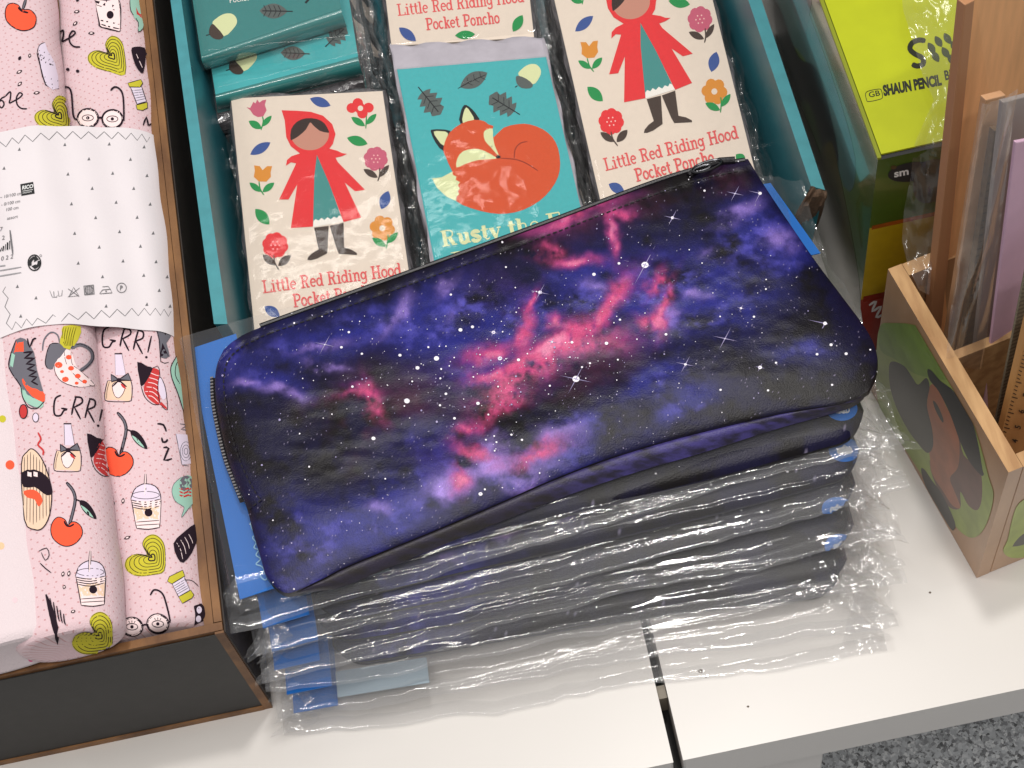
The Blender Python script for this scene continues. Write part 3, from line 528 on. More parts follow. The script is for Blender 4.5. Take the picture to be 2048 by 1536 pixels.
# paper band round the rolls
def band():
    nv, nu = 60, 110; P = np.zeros((nv, nu, 3)); dn = Vector((0, 0, -1))
    for j in range(nv):
        v = j / (nv - 1); y = .4425 + (.5545 - .4425) * v
        t3 = (y - p3a[1]) / (p3b[1] - p3a[1]); t2 = (y - p2a[1]) / (p2b[1] - p2a[1]); c3 = p3a + (p3b - p3a) * t3; c2 = p2a + (p2b - p2a) * t2
        xr = c3[0] + .0243; xl = c2[0] - .0236; pts = []
        for x in np.linspace(xl - .0002, xr + .0002, 70):
            z = max((h[0].z if h[0] is not None else -1) for h in (b3.ray_cast(Vector((x, y, .3)), dn), b2.ray_cast(Vector((x, y, .3)), dn)))
            if z > 0: pts.append((x, z + .0010))
        pts = [(xl, c2[2] - .01)] + [(xl - .0002, c2[2])] + pts + [(xr, c3[2])] + [(xr - .002, c3[2] - .012)]
        hull = []
        for p in pts[1:-1]:
            while len(hull) >= 2 and (hull[-1][0] - hull[-2][0]) * (p[1] - hull[-2][1]) - (hull[-1][1] - hull[-2][1]) * (p[0] - hull[-2][0]) >= 0: hull.pop()
            hull.append(p)
        pl = np.array([pts[0]] + hull + [pts[-1]]); L_ = np.r_[0, np.cumsum(np.linalg.norm(np.diff(pl, axis=0), axis=1))]; t = np.linspace(0, L_[-1], nu)
        for i, (x, z) in enumerate(zip(np.interp(t, L_, pl[:, 0]), np.interp(t, L_, pl[:, 1]))):
            q_ = i / (nu - 1); P[j, i] = (x, y - .012 * (q_ - .4) ** 2, z + .0003 * math.sin(i * .4 + 3 * v))
    return P[:, ::-1]
M_paper = mat('band_paper', C(244, 236, 240, .84), .42, .5, bump=.15, bscale=60, bdist=.001)
BD = MB(); BD.grid(band(), M_paper); bb = BD.bvh(); I_gl = mat('print_fine_grey', C(120, 118, 122, .8), .7); I_gm = mat('print_mid_grey', C(160, 158, 162, .9), .7)
KB = Ink(BD, bb, step=10, off=.0001)
Z8 = lambda p: [(x / 3.4917, 240 + y / 3.4917) for x, y in p]
zz = [(-30, 130), (42, 188), (85, 125), (130, 165), (175, 105), (228, 152), (285, 92), (342, 140), (398, 82), (455, 134), (508, 80), (565, 132), (618, 82), (675, 130), (727, 82), (780, 133), (825, 85), (878, 136), (915, 92), (958, 143), (990, 98), (1025, 155), (1045, 120)]
KB.stroke(Z8(zz), 1.5, I_gl); KB.stroke(Z8([(85, 1465), (110, 1410), (150, 1452), (185, 1390), (225, 1435), (262, 1385), (320, 1420), (370, 1360), (388, 1375)]), 1.5, I_gl)
KB.stroke(Z8([(428, 1408), (480, 1350), (545, 1395), (600, 1340), (655, 1390), (708, 1330), (765, 1380), (818, 1322), (872, 1370), (920, 1315), (965, 1368), (1008, 1315), (1048, 1365), (1085, 1315), (1120, 1365), (1145, 1322), (1175, 1372), (1195, 1335)]), 1.5, I_gl)
KB.stroke(Z8([(85, 1465), (45, 1420), (72, 1358), (35, 1305), (58, 1245), (20, 1200), (40, 1165)]), 1.5, I_gl)
for x, y in ((135, 205), (452, 172), (762, 168), (1005, 188), (28, 337), (620, 272), (910, 275), (474, 378), (786, 372), (1025, 388), (643, 478), (933, 478), (498, 586), (810, 575), (1047, 588), (667, 682), (957, 680), (520, 792), (834, 780), (1068, 790), (692, 888), (980, 882), (545, 1000), (858, 985), (1088, 990), (715, 1095), (1003, 1085), (122, 1163), (251, 1243), (1110, 1190), (145, 1370), (740, 1300), (1025, 1288), (1165, 1095), (1185, 1300)):
    KB.fill(Z8([(x - 11, y + 11), (x + 11, y + 10), (x + 2, y - 13)]), I_gl, 0)
KB.fill(Z8([(142, 450), (232, 433), (243, 515), (150, 532)]), M_black, 0)
KB.k += 50
M_pw = mat('print_white', C(240, 240, 240, .9), .6)
font_text(KB, 'RICO', Z8([(154, 489)])[0], (9.4, -1.6), (1, -10.5), M_pw, .03); KB.stroke(Z8([(158, 500), (232, 488)]), .9, M_pw); font_text(KB, 'DESIGN', Z8([(159, 518)])[0], (5.2, -.9), (.8, -4.5), M_pw)
for t, x, y in (('~ 10/100 cm', 0, 553), ('- 0/100 cm', 10, 604), ('100 cm', 40, 640), ('assort', 50, 700)): font_text(KB, t, Z8([(x, y)])[0], (8.6, -1.7), (1.2, -9), I_gl)
for i, w in enumerate((3, 1.5, 2.5, 1.2, 3, 1.5)): KB.stroke(Z8([(0 + i * 16 - 10, 925 - i * 4), (10 + i * 14 - 10, 905 - i * 12)]), w, M_black)
KB.stroke(Z8([(72, 772), (92, 940)]), 3.5, I_gl); font_text(KB, '2', Z8([(15, 840)])[0], (12, -2), (1, -12), I_gl); font_text(KB, '7', Z8([(0, 780)])[0], (12, -2), (1, -12), I_gl); font_text(KB, '0 2 2', Z8([(8, 985)])[0], (12, -2.4), (1.4, -12), I_gl)
for y in (1018, 1050, 1088): KB.stroke(Z8([(-20, y + 8), (150 - (y == 1018) * 110, y - 20 + (y == 1018) * 20)]), 2.4, I_gm)
x, y = 241 / 3.4917, 240 + 1000 / 3.4917
KB.ell(x, y, 12.5, 15.5, M_black, w=2.5, n=24); KB.stroke([(x - 8, y + 6), (x - 8, y - 3), (x - 1, y - 10), (x + 3, y - 8)], 5.5, M_black, 3); KB.fill([(x + 1, y - 15), (x + 9, y - 7), (x - 1, y - 1)], M_black, 0); KB.stroke([(x + 9, y - 4), (x + 8, y + 4), (x + 1, y + 10)], 5.5, M_black, 3); KB.fill([(x + 2, y + 14), (x - 6, y + 7), (x + 3, y + 3)], M_black, 0); KB.ell(285 / 3.4917, 240 + 950 / 3.4917, 2, 2, I_gl, w=.7)
def K8(p, w=1.2, m=I_gl, c=False): KB.stroke(Z8(p), w, m, 0, c)
K8([(348, 1195), (365, 1240), (395, 1240), (400, 1225)]); K8([(375, 1200), (378, 1235)]); K8([(405, 1195), (410, 1235), (430, 1230), (435, 1190)]); K8([(480, 1238), (512, 1172), (548, 1230), (480, 1238)], 1.4); K8([(475, 1182), (550, 1235)]); K8([(555, 1175), (472, 1240)])
K8([(583, 1162), (652, 1155), (657, 1217), (590, 1225), (583, 1162)], 1.6); KB.ell(*Z8([(620, 1190)])[0], 8, 8, I_gl, w=1.2)
for i in range(6): K8([(588 + i * 11, 1222), (585 + i * 13, 1160)], .8); K8([(588, 1170 + i * 10), (655, 1162 + i * 10)], .8)
K8([(695, 1215), (715, 1190), (770, 1185), (782, 1210), (695, 1217)], 1.4); K8([(715, 1168), (755, 1165), (768, 1185)], 1.2); KB.ell(*Z8([(740, 1200)])[0], 1.5, 1.5, I_gl); KB.ell(*Z8([(847, 1175)])[0], 9.5, 9.5, I_gl, w=1.3); font_text(KB, 'P', Z8([(834, 1192)])[0], (11, -1), (.5, -13), I_gl, .02)
tag(BD.build('paper_band'), 'white paper band with grey triangles and zigzag lines wrapped round two pink rolls', 'paper band')
# ================================================================== teal display box
M_teal = mat('teal_card', C(82, 166, 176, .75), .45, .5, noise=.12, nscale=150, bump=.15, bscale=900); M_tealin = mat('teal_card_shaded', C(48, 128, 142, .75), .35, .5, noise=.1, nscale=60, bump=.15, bscale=500)  # second teal is darker to carry the shade inside the box
M_kraft = mat('kraft_edge', C(126, 98, 76, .6), .8, noise=.4, nscale=900, bump=.5)
tbx = root('teal_box', (.01, .55, 0), 'open teal cardboard display box with a torn right corner, holding small packets', 'box')
def wall(pa_in, pa_out, pb_in, pb_out, zt, name, lean, outmat=M_tealin):
    """side wall from two rim px pairs (front, back) at height zt; lean = shift of the foot in x"""
    q = MB(); a, b, c, d = W(*pa_in, zt), W(*pa_out, zt), W(*pb_out, zt), W(*pb_in, zt)
    bot = [p.copy() for p in (a, b, c, d)]
    for p in bot: p[0] += lean; p[2] = .003
    T = [a, b, c, d]
    if np.cross(T[1] - T[0], T[2] - T[0])[2] < 0: T = T[::-1]; bot = bot[::-1]
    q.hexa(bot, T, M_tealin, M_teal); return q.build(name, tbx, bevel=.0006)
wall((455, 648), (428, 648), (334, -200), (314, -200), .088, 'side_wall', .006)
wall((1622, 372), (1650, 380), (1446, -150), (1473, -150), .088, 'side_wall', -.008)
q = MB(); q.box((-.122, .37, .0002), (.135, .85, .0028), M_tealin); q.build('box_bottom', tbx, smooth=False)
q = MB(); q.box((-.124, .852, .003), (.14, .855, .088), M_teal); q.build('back_wall', tbx, smooth=False)
q = MB()   # torn corner flap: crumpled board curling round the front end of the right wall
cps = [((1622, 374), (1650, 384), .088), ((1612, 392), (1652, 396), .084), ((1598, 412), (1650, 412), .078), ((1590, 432), (1646, 425), .07), ((1596, 448), (1636, 448), .058), ((1600, 470), (1622, 475), .045), ((1602, 520), (1612, 520), .03)]
P = np.array([[W(a[0] + (b_[0] - a[0]) * t + 2 * math.sin(9 * t + i), a[1] + (b_[1] - a[1]) * t, z + .0015 * math.sin(t * 12 + i * 2)) for t in np.linspace(0, 1, 9)] for i, (a, b_, z) in enumerate(cps)])
q.grid(P, M_kraft); q.build('torn_flap', tbx, solid=.0009)
# ------------------------------------------------------------------ poncho packets
_pre = set(_M)
I_cr = mat('card_cream', C(234, 218, 202, .92), .45, .4, noise=.03, nscale=300); I_tq = mat('card_turquoise', C(76, 184, 188, .88), .4, .4, noise=.05, nscale=500)
I_tq2 = mat('card_turquoise_dark', C(62, 148, 146, .72), .22, .6, coat=.6, noise=.05, nscale=400)
c_red = mat('card_red', C(236, 52, 56, .9), .5, .3, noise=.08, nscale=900); c_grn = mat('card_green', C(30, 150, 78, .85), .5); c_blu = mat('card_blue', C(60, 88, 156, .85), .5); c_org = mat('card_orange', C(226, 146, 52, .88), .5)
c_pnk = mat('card_pink', C(206, 96, 122, .88), .5); c_brn = mat('card_brown', C(74, 58, 50, .8), .5); c_dkb = mat('card_dark_brown', C(58, 40, 36, .75), .5); c_tl = mat('card_teal', C(74, 152, 148, .8), .5); c_wh = mat('card_white', C(246, 240, 232, .92), .5)
c_skin = mat('card_beige', C(208, 146, 126, .85), .5); c_dot = mat('card_dot', C(246, 196, 190, .95), .5); c_txt = mat('card_text', C(232, 92, 92, .9), .5)
c_cream = mat('card_pale_yellow', C(226, 232, 178, .88), .5); c_fox = mat('card_rust', C(218, 84, 40, .92), .5, noise=.12, nscale=1200); c_gy = mat('card_grey', C(98, 106, 104, .75), .5); c_bk = mat('card_black', C(22, 26, 32, .7), .5); c_frd = mat('card_fold_line', C(130, 36, 26, .8), .5)
for k_ in set(_M) - _pre:
    if k_ != 'card_turquoise_dark': _M[k_].node_tree.nodes['Principled BSDF'].inputs['Specular IOR Level'].default_value = .18
ZA = lambda p: [(450 + x / 3.2675, 170 + y / 3.2675) for x, y in p]; ZB = lambda p: [(760 + x / 3.0727, 60 + y / 3.0727) for x, y in p]
def flower(ik, cx, cy, r, n, m, cen=None, dots=False):
    (cx, cy), = ZA([(cx, cy)]); r /= 3.2675
    for i in range(n): a = 2 * math.pi * i / n + .2; ik.ell(cx + r * .6 * math.cos(a), cy + r * .6 * math.sin(a), r * .43, r * .43, m, n=12)
    ik.ell(cx, cy, r * .6, r * .6, m, n=12)
    if cen: ik.ell(cx, cy, r * .24, r * .24, cen, n=10)
    if dots:
        for i in range(7): a = i * math.pi / 3; q = 0 if i == 6 else r * .33; ik.ell(cx + q * math.cos(a), cy + q * math.sin(a), r * .065, r * .065, c_dot, n=6)
def stem(ik, pts, leaves, m):
    ik.stroke(ZA(pts), 2.6, m, 3)
    for a, b_, w in leaves: ik.lens(*ZA([a, b_]), w / 3.2675, m)
def coat_card(ik):
    f = lambda p, m, s=0: ik.fill(ZA(p), m, s)
    f([(140, 145), (165, 150), (185, 110), (200, 120), (210, 95), (225, 115), (245, 100), (270, 95), (260, 130), (272, 165), (250, 205), (215, 210), (185, 195), (165, 165)], c_pnk)
    stem(ik, [(245, 205), (250, 240), (235, 295)], [((240, 285), (155, 235), 48), ((240, 272), (305, 200), 36)], c_grn)
    for a, b_, w, m in (((555, 88), (690, 135), 62, c_blu), ((165, 455), (297, 375), 62, c_blu), ((797, 345), (932, 385), 64, c_grn), ((1022, 812), (1068, 692), 70, c_blu), ((198, 810), (290, 912), 72, c_grn), ((258, 1448), (358, 1512), 66, c_blu), ((1125, 1345), (1180, 1400), 60, c_grn)): ik.lens(*ZA([a, b_]), w / 3.2675, m)
    ik.ell(*ZA([(883, 152)])[0], 11, 11, c_red, n=14)
    for x, y in ((868, 118), (938, 148), (898, 186), (828, 150)): ik.ell(*ZA([(x, y)])[0], 10.5, 10, c_red, n=14)
    ik.ell(*ZA([(885, 152)])[0], 5.5, 5.5, I_cr, n=12); stem(ik, [(925, 200), (920, 285)], [((915, 268), (825, 210), 44), ((922, 258), (990, 188), 38)], c_grn)
    f([(190, 525), (228, 530), (245, 557), (275, 530), (308, 530), (298, 570), (300, 600), (270, 632), (220, 630), (188, 600), (195, 560)], c_org)
    stem(ik, [(222, 630), (230, 680), (255, 720)], [((235, 698), (160, 638), 40), ((245, 700), (322, 638), 42)], c_grn)
    flower(ik, 985, 482, 78, 8, c_pnk, dots=True); stem(ik, [(1012, 540), (1010, 590), (998, 628)], [((998, 605), (905, 550), 42), ((1008, 602), (1072, 522), 36)], c_brn)
    flower(ik, 1028, 935, 82, 6, c_org, I_cr); stem(ik, [(1065, 975), (1065, 1010), (1053, 1070)], [((1052, 1055), (962, 1000), 46), ((1060, 1035), (1130, 962), 40)], c_grn)
    flower(ik, 328, 1047, 84, 8, c_red, dots=True); stem(ik, [(318, 1110), (325, 1160), (352, 1208)], [((328, 1178), (246, 1108), 46), ((348, 1182), (430, 1112), 50)], c_brn)
    # a red raincoat with hood, teal lining and brown boots
    f([(370, 165), (470, 168), (560, 175), (640, 200), (700, 255), (722, 320), (705, 385), (678, 420), (645, 445), (600, 455), (583, 600), (575, 925), (430, 935), (472, 650), (415, 748), (354, 748), (400, 650), (465, 512), (430, 505), (398, 528), (405, 490), (435, 465), (490, 447), (430, 400), (400, 340), (390, 230)], c_red)
    f([(600, 455), (640, 440), (680, 415), (735, 430), (765, 445), (797, 450), (765, 465), (722, 475), (738, 505), (915, 685), (850, 694), (783, 638), (890, 865), (775, 895), (680, 640)], c_red)
    f([(600, 458), (680, 640), (770, 890), (575, 925), (583, 600)], c_tl)
    f([(578, 890), (592, 876), (612, 886), (630, 868), (650, 882), (670, 864), (692, 878), (712, 860), (732, 870), (745, 852), (758, 858), (775, 893), (575, 928)], c_wh)
    ik.ell(*ZA([(555, 322)])[0], 38, 32, c_skin, n=30); f([(428, 355), (432, 290), (470, 240), (530, 217), (600, 222), (650, 250), (678, 300), (675, 312), (620, 300), (575, 262), (555, 245), (530, 290), (480, 335), (440, 358)], c_dkb, 2)
    f([(582, 932), (678, 920), (668, 1100), (600, 1135), (560, 1145), (537, 1143), (545, 1122), (575, 1095), (612, 1075)], c_brn); f([(684, 920), (775, 900), (778, 1060), (825, 1075), (862, 1098), (862, 1110), (745, 1103), (728, 1065)], c_brn)
    write(ik, 'Little Red Riding Hood', (526.5, 585.5), (804, 549.5), (-3.2, -23.5), c_txt, .15); write(ik, 'Pocket Poncho', (587.5, 613.5), (752, 592), (-3.2, -24), c_txt, .15)
def oak(ik, a, b_):
    a = np.array(a, float); b_ = np.array(b_, float); d = b_ - a; n = np.array([-d[1], d[0]])
    pr = [(.18, 0), (.26, .24), (.34, .14), (.46, .32), (.55, .18), (.66, .34), (.76, .18), (.88, .22), (.95, .1), (1, 0)]
    ik.fill([tuple(a + d * t + n * h) for t, h in pr] + [tuple(a + d * t - n * h) for t, h in pr[-2:0:-1]], c_gy, 2)
    ik.stroke([tuple(a), tuple(a + d * .9)], 2.2, c_bk)
    for t in (.35, .52, .7):
        for s_ in (-1, 1): ik.stroke([tuple(a + d * t), tuple(a + d * (t + .12) + n * s_ * .18)], 1.3, c_bk)
def fox_card(ik):
    f = lambda p, m, s=0: ik.fill(ZB(p), m, s)
    oak(ik, *ZB([(235, 350), (372, 520)])); oak(ik, *ZB([(860, 520), (672, 405)]))
    ik.lens(*ZB([(492, 352), (660, 262)]), 31, c_gy); ik.stroke(ZB([(478, 360), (560, 315), (650, 275)]), 2, c_bk, 2)
    for x, y in ((540, 325), (580, 305), (618, 290)): ik.stroke(ZB([(x, y), (x - 5, y - 32)]), 1.2, c_bk); ik.stroke(ZB([(x, y), (x + 30, y + 15)]), 1.2, c_bk)
    f([(852, 278), (872, 240), (915, 212), (960, 212), (988, 245), (980, 290), (935, 335)], c_cream, 3); f([(835, 288), (855, 282), (900, 300), (940, 335), (922, 358), (870, 356), (840, 328)], c_gy, 2); ik.stroke(ZB([(845, 342), (830, 352)]), 2, c_bk)
    f([(495, 575), (492, 520), (508, 472), (530, 460), (570, 490), (600, 530), (606, 560)], c_bk, 2); f([(510, 575), (512, 515), (530, 475), (556, 505), (580, 560)], c_cream, 2)
    f([(392, 745), (340, 690), (312, 625), (320, 612), (370, 610), (432, 620), (420, 660)], c_bk, 2); f([(395, 712), (352, 670), (330, 625), (375, 622), (418, 635)], c_cream, 2)
    f([(390, 745), (398, 690), (430, 628), (500, 575), (580, 552), (640, 560), (665, 580), (697, 590), (690, 612), (697, 660), (760, 600), (850, 578), (920, 580), (1000, 610), (1060, 660), (1095, 730), (1107, 820), (1095, 900), (1050, 980), (980, 1050), (880, 1105), (780, 1128), (680, 1125), (560, 1095), (470, 1052), (480, 1000), (475, 950), (450, 900), (445, 870), (420, 820), (405, 780)], c_fox, 2)
    f([(637, 632), (655, 612), (692, 606), (694, 650), (705, 710), (732, 776), (680, 720), (645, 680)], c_cream, 2); f([(470, 845), (475, 790), (510, 745), (580, 730), (640, 742), (715, 785), (690, 793), (600, 800), (520, 825)], c_cream, 2)
    f([(320, 912), (380, 905), (445, 870), (448, 890), (470, 900), (465, 920), (492, 935), (478, 955), (492, 975), (476, 990), (488, 1010), (468, 1025), (468, 1052), (410, 1025), (350, 970)], c_cream)
    ik.ell(*ZB([(727, 780)])[0], 5, 3.5, c_bk, n=10); ik.stroke(ZB([(740, 788), (830, 795), (900, 820), (972, 866)]), 1.7, c_frd, 3); ik.stroke(ZB([(905, 685), (860, 697), (830, 735), (825, 790)]), 1.7, c_frd, 3); ik.stroke(ZB([(620, 785), (640, 785), (645, 765)]), 1.1, c_gy, 2); ik.stroke(ZB([(680, 720), (692, 712)]), 1, c_gy)
    write(ik, 'Rusty the F', (885, 492.5), (1126, 453), (-5.5, -29), c_cream, .26, .09)
    write(ik, 'Pocket P', (905, 528), (1100, 496), (-4, -22), c_cream, .2, .09)
def fit_h(src, dst):
    A = []
    for (x, y), (u, v) in zip(src, dst): A += [[x, y, 1, 0, 0, 0, -u * x, -u * y, -u], [0, 0, 0, x, y, 1, -v * x, -v * y, -v]]
    h = np.linalg.svd(np.array(A, float))[2][-1].reshape(3, 3)
    def f(x, y): p = h @ (x, y, 1); return p[0] / p[2], p[1] / p[2]
    return f
Z4 = lambda p: [(1080 + x / 3.656, y / 3.656) for x, y in p]
H_right = fit_h(ZA([(250, 1355), (1155, 1240), (430, 933), (890, 865), (255, 720), (350, 1210), (1053, 1072), (1025, 812), (297, 375), (537, 1143), (862, 1105)]),
                Z4([(475, 1240), (1450, 1005), (615, 745), (1112, 605), (392, 525), (570, 1070), (1320, 828), (1255, 520), (388, 118), (765, 972), (1115, 890)]))
def aff(src, dst):
    A = np.array([[x, y, 1] for x, y in src], float); B = np.array(dst, float); X = np.linalg.lstsq(A, B, rcond=None)[0]
    return lambda x, y: tuple(np.array([x, y, 1]) @ X)
H_mid = aff([(526.5, 585), (803, 549), (587.7, 613.8), (462, 197)], [(796, 30), (1050, 4), (853, 59), (742, -330)])
CQ = [(462, 197), (765, 182), (838, 683), (513, 700)]          # left card TL TR BR BL
film_pk = film_mat('packet_film', haze=.03, rough=.07, k=1.0, base=.0, bscale=16, bump=.16, bdist=.003, hazecol=(.85, .85, .85, 1), tint=(.99, .99, .99, 1))
film_cr = film_mat('crinkled_film', haze=.10, rough=.12, k=2.0, base=.05, bscale=130, bump=.9, bdist=.003, hazecol=(.62, .62, .62, 1))
M_poncho = mat('folded_poncho', C(120, 116, 120, .6), .22, .6, noise=.5, nscale=400, bump=.9, bscale=180, bdist=.002, stretch=(1, .25, 3), coat=.5)
M_poncho_w = mat('folded_poncho_white', C(196, 190, 200, .8), .3, .5, noise=.12, nscale=120, bump=.5, bscale=90, bdist=.002)
def slab(quad, z0, z1, m, e=.0035, n=5, grow=0, wob=0):
    """rounded-edge slab over a world quad (TL TR BR BL)"""
    q = np.array([[p[0], p[1]] for p in quad]); c = q.mean(0); q = c + (q - c) * (1 + grow); mb = MB()
    nu, nv = 26, 34; U = np.linspace(0, 1, nu); V = np.linspace(0, 1, nv)
    def pt(u, v): return (q[0] * (1 - u) + q[1] * u) * (1 - v) + (q[3] * (1 - u) + q[2] * u) * v
    rows = []
    for kk, (ins, zz_) in enumerate([(-e, z1), (-e * .4, z1 - e * .12), (-.0004, z1 - e * .4), (0, (z0 + z1) / 2), (-.0004, z0 + e * .3), (-e * .6, z0)]):
        loop = [pt(u, 0) for u in U] + [pt(1, v) for v in V[1:]] + [pt(u, 1) for u in U[::-1][1:]] + [pt(0, v) for v in V[::-1][1:-1]]
        L_ = []
        for i, p in enumerate(loop):
            d = p - c; w = np.linalg.norm(d); wb = wob * math.sin(i * .9 + kk) if wob else 0
            L_.append((*(p + d / w * (ins + wb)), zz_ + (wb * .6 if 0 < kk < 5 else 0)))
        rows.append(L_)
    P = np.array(rows).transpose(1, 0, 2); mb.grid(P[:, ::-1], m, closed=True)
    n_ = P.shape[0]; mb.add([tuple(p) for p in P[:, 0]], [tuple(range(n_))[::-1]], m)
    return mb
def film_over(quad, z0, z1, m, margin=(.004, .004, .004, .004), amp=.00016, seed=0, nu=60, nv=80, lift=.0006, lng=1):
    """thin film sleeve lying over a slab: left,right,front,back margins"""
    q = [np.array([p[0], p[1]]) for p in quad]; ux = q[1] - q[0]; W_ = np.linalg.norm(ux); ux /= W_; uy = q[0] - q[3]; Hh = np.linalg.norm(uy); uy /= Hh
    l, r, f, b_ = margin; P = np.zeros((nu, nv, 3))
    for i, s in enumerate(np.linspace(-l, W_ + r, nu)):
        for j, t in enumerate(np.linspace(-f, Hh + b_, nv)):
            d = min(s + l, W_ + r - s) / l if l else 1; out = max(-s, s - W_, -t, t - Hh, 0)
            k = math.exp(-(out / .0022) ** 2)
            nz = (fbm(np.array(s * 130 + seed * 5.), np.array(t * 130 / lng + seed)) - .5) * amp * 2 * (1 + 6 * (1 - k))
            z = z0 + .0006 + (z1 + lift - z0) * (.25 + .75 * k) + float(nz)
            wv = .0012 * math.sin(t * 210 + seed) * (1 - k); p = q[3] + ux * (s + wv * (1 if s > W_ / 2 else -1)) + uy * (t + .0012 * math.sin(s * 190 + seed * 2) * (1 - k))
            P[i, j] = (p[0], p[1], z)
    mb = MB(); mb.grid(P, m); return mb
def packet(pxq, z, label, art=None, card=I_cr, H=None, seed=0, th=.0125, body=M_poncho, grow=.05, name='poncho_packet', margin=(.005, .005, .003, .006), world=None, group='poncho packets stacked in the teal box', film=True, bodyq=None, fold=None):
    quad = world if world is not None else [W(x, y, z) for x, y in pxq]
    c = np.mean([p[:2] for p in quad], 0); r = root(name, (c[0], c[1], z - th), label, 'packet', group)
    bq = bodyq if bodyq is not None else quad
    slab(bq, z - th, z - .0009, body, grow=grow, wob=.0007 if grow > 0 else 0).build('folded_poncho', r)
    cb = MB(); T = [np.array([p[0], p[1], z]) for p in quad][::-1]; B = [p - np.array([0, 0, .0007]) for p in T]
    cb.hexa(B, T, card)
    if art: ik = Ink(cb, z=z, H=H, off=.00006); ik.off = .00006; art(ik)
    cb.build('printed_card', r, smooth=False)
    if fold: fold(r, z)
    if film: film_over(quad, z - th, z, film_pk, margin=margin, seed=seed).build('film_sleeve', r)
    return r, quad
def under(quad, z, n, seed, where, film=True, card=I_cr):
    c = np.mean([p[:2] for p in quad], 0); names = ['second', 'third', 'fourth', 'fifth']
    for k in range(n):
        zz_ = z - (k + 1) * .0128; j = np.array([random.uniform(-.0015, .0015), random.uniform(-.0015, .0015)]); a = random.uniform(-.015, .015)
        R_ = np.array([[math.cos(a), -math.sin(a)], [math.sin(a), math.cos(a)]])
        w = [np.array([*(c + R_ @ (p[:2] - c) + j), zz_]) for p in quad]
        r = root('poncho_packet', (c[0], c[1], zz_ - .0125), f'{names[k]} packet from the top in the stack {where}', 'packet', 'poncho packets stacked in the teal box')
        slab(w, zz_ - .0122, zz_ - .0006, M_poncho, grow=.055, wob=.001).build('folded_poncho', r)
        cb = MB(); T = [np.array([p[0], p[1], zz_]) for p in w][::-1]; cb.hexa([p - np.array([0, 0, .0005]) for p in T], T, card); cb.build('printed_card', r, smooth=False)
        film_over(w, zz_ - .0122, zz_, film_cr, margin=(.0055, .0055, .004, .004), amp=.0007, seed=seed + k, nu=50, nv=90).build('film_sleeve', r)
r, qA = packet(CQ, .056, 'cream poncho packet with red raincoat picture at the left of the fox packet', coat_card, seed=1); under(qA, .056, 3, 20, 'under the left cream packet')
FQ = [(794, 139), (1092, 114), (1204, 600), (890, 632)]
fq = [W(x, y, .060) for x, y in FQ]; fb = [p.copy() for p in fq]; dy_ = (fb[0] - fb[3]); dy_ /= np.linalg.norm(dy_); fb[0] = fb[0] + dy_ * .0135; fb[1] = fb[1] + dy_ * .0115
r, qB = packet(FQ, .060, 'turquoise poncho packet with a sleeping rust fox, wedged between the two cream packets', fox_card, I_tq, seed=2, body=M_poncho_w, bodyq=fb, margin=(.005, .005, .003, .0165)); under(qB, .060, 3, 30, 'under the fox packet')
RQ = [H_right(*p) for p in CQ]
r, qC = packet(RQ, .056, 'cream poncho packet with red raincoat picture against the right wall of the teal box', coat_card, H=H_right, seed=3); under(qC, .056, 3, 40, 'under the right cream packet')
def mid_art(ik):
    write(ik, 'Little Red Riding Hood', (796, 31), (1049, 3), (-3, -22), c_txt, .15); write(ik, 'Pocket Poncho', (853, 59.5), (1001, 45), (-3, -22), c_txt, .15)
    for a, b_, w, m in (((798, 55), (832, 82), 19, c_blu), ((910, 71), (950, 68), 17, c_grn), ((1026, 63), (1045, 30), 19, c_grn)): ik.lens(a, b_, w, m)
mq = [(730, -350), (1018, -380), (1068, 74), (783, 92)]
r, qD = packet(mq, .049, 'cream packet lettered in red, behind the fox packet at the top of the photo', mid_art, seed=5); under(qD, .049, 2, 50, 'behind the fox packet')
# two turquoise packets at the upper left, their front faces folded down
Z3 = lambda p: [(340 + x / 4.6545, y / 4.6545) for x, y in p]
def leafy(ik, a, b_, w=30):
    ik.lens(a, b_, w, c_gy); a = np.array(a, float); b_ = np.array(b_, float); d = b_ - a; n = np.array([-d[1], d[0]])
    ik.stroke([tuple(a + d * .1), tuple(b_ + d * .18)], 2.2, c_bk)
    for t in (.25, .42, .6, .76):
        for s_ in (-1, 1): ik.stroke([tuple(a + d * t), tuple(a + d * (t - .1) + n * s_ * .2)], 1.5, c_bk)
def acorn(ik, dx=0, dy=0):
    ik.fill(sh(Z3([(395, 225), (440, 165), (510, 128), (580, 130), (620, 175), (610, 240), (500, 338)]), dx, dy), c_cream, 3)
    ik.fill(sh(Z3([(395, 222), (430, 250), (500, 335), (460, 368), (400, 355), (362, 310), (370, 255)]), dx, dy), c_brn, 2); ik.stroke(sh(Z3([(372, 320), (335, 330)]), dx, dy), 2, c_bk)
def art1(ik):
    acorn(ik); leafy(ik, *Z3([(832, 100), (1095, 105)])); ik.stroke(Z3([(1260, 28), (1290, -5)]), 4, c_bk); font_text(ik, 'Pocket', (459, 6), (14, -2), (-2, -16), c_wh)
def art2(ik):
    ik.z = .0606; acorn(ik, 40, 70); leafy(ik, *Z3([(1030, 490), (1260, 500)]), 28); oak(ik, *Z3([(1445, 435), (1640, 250)]))
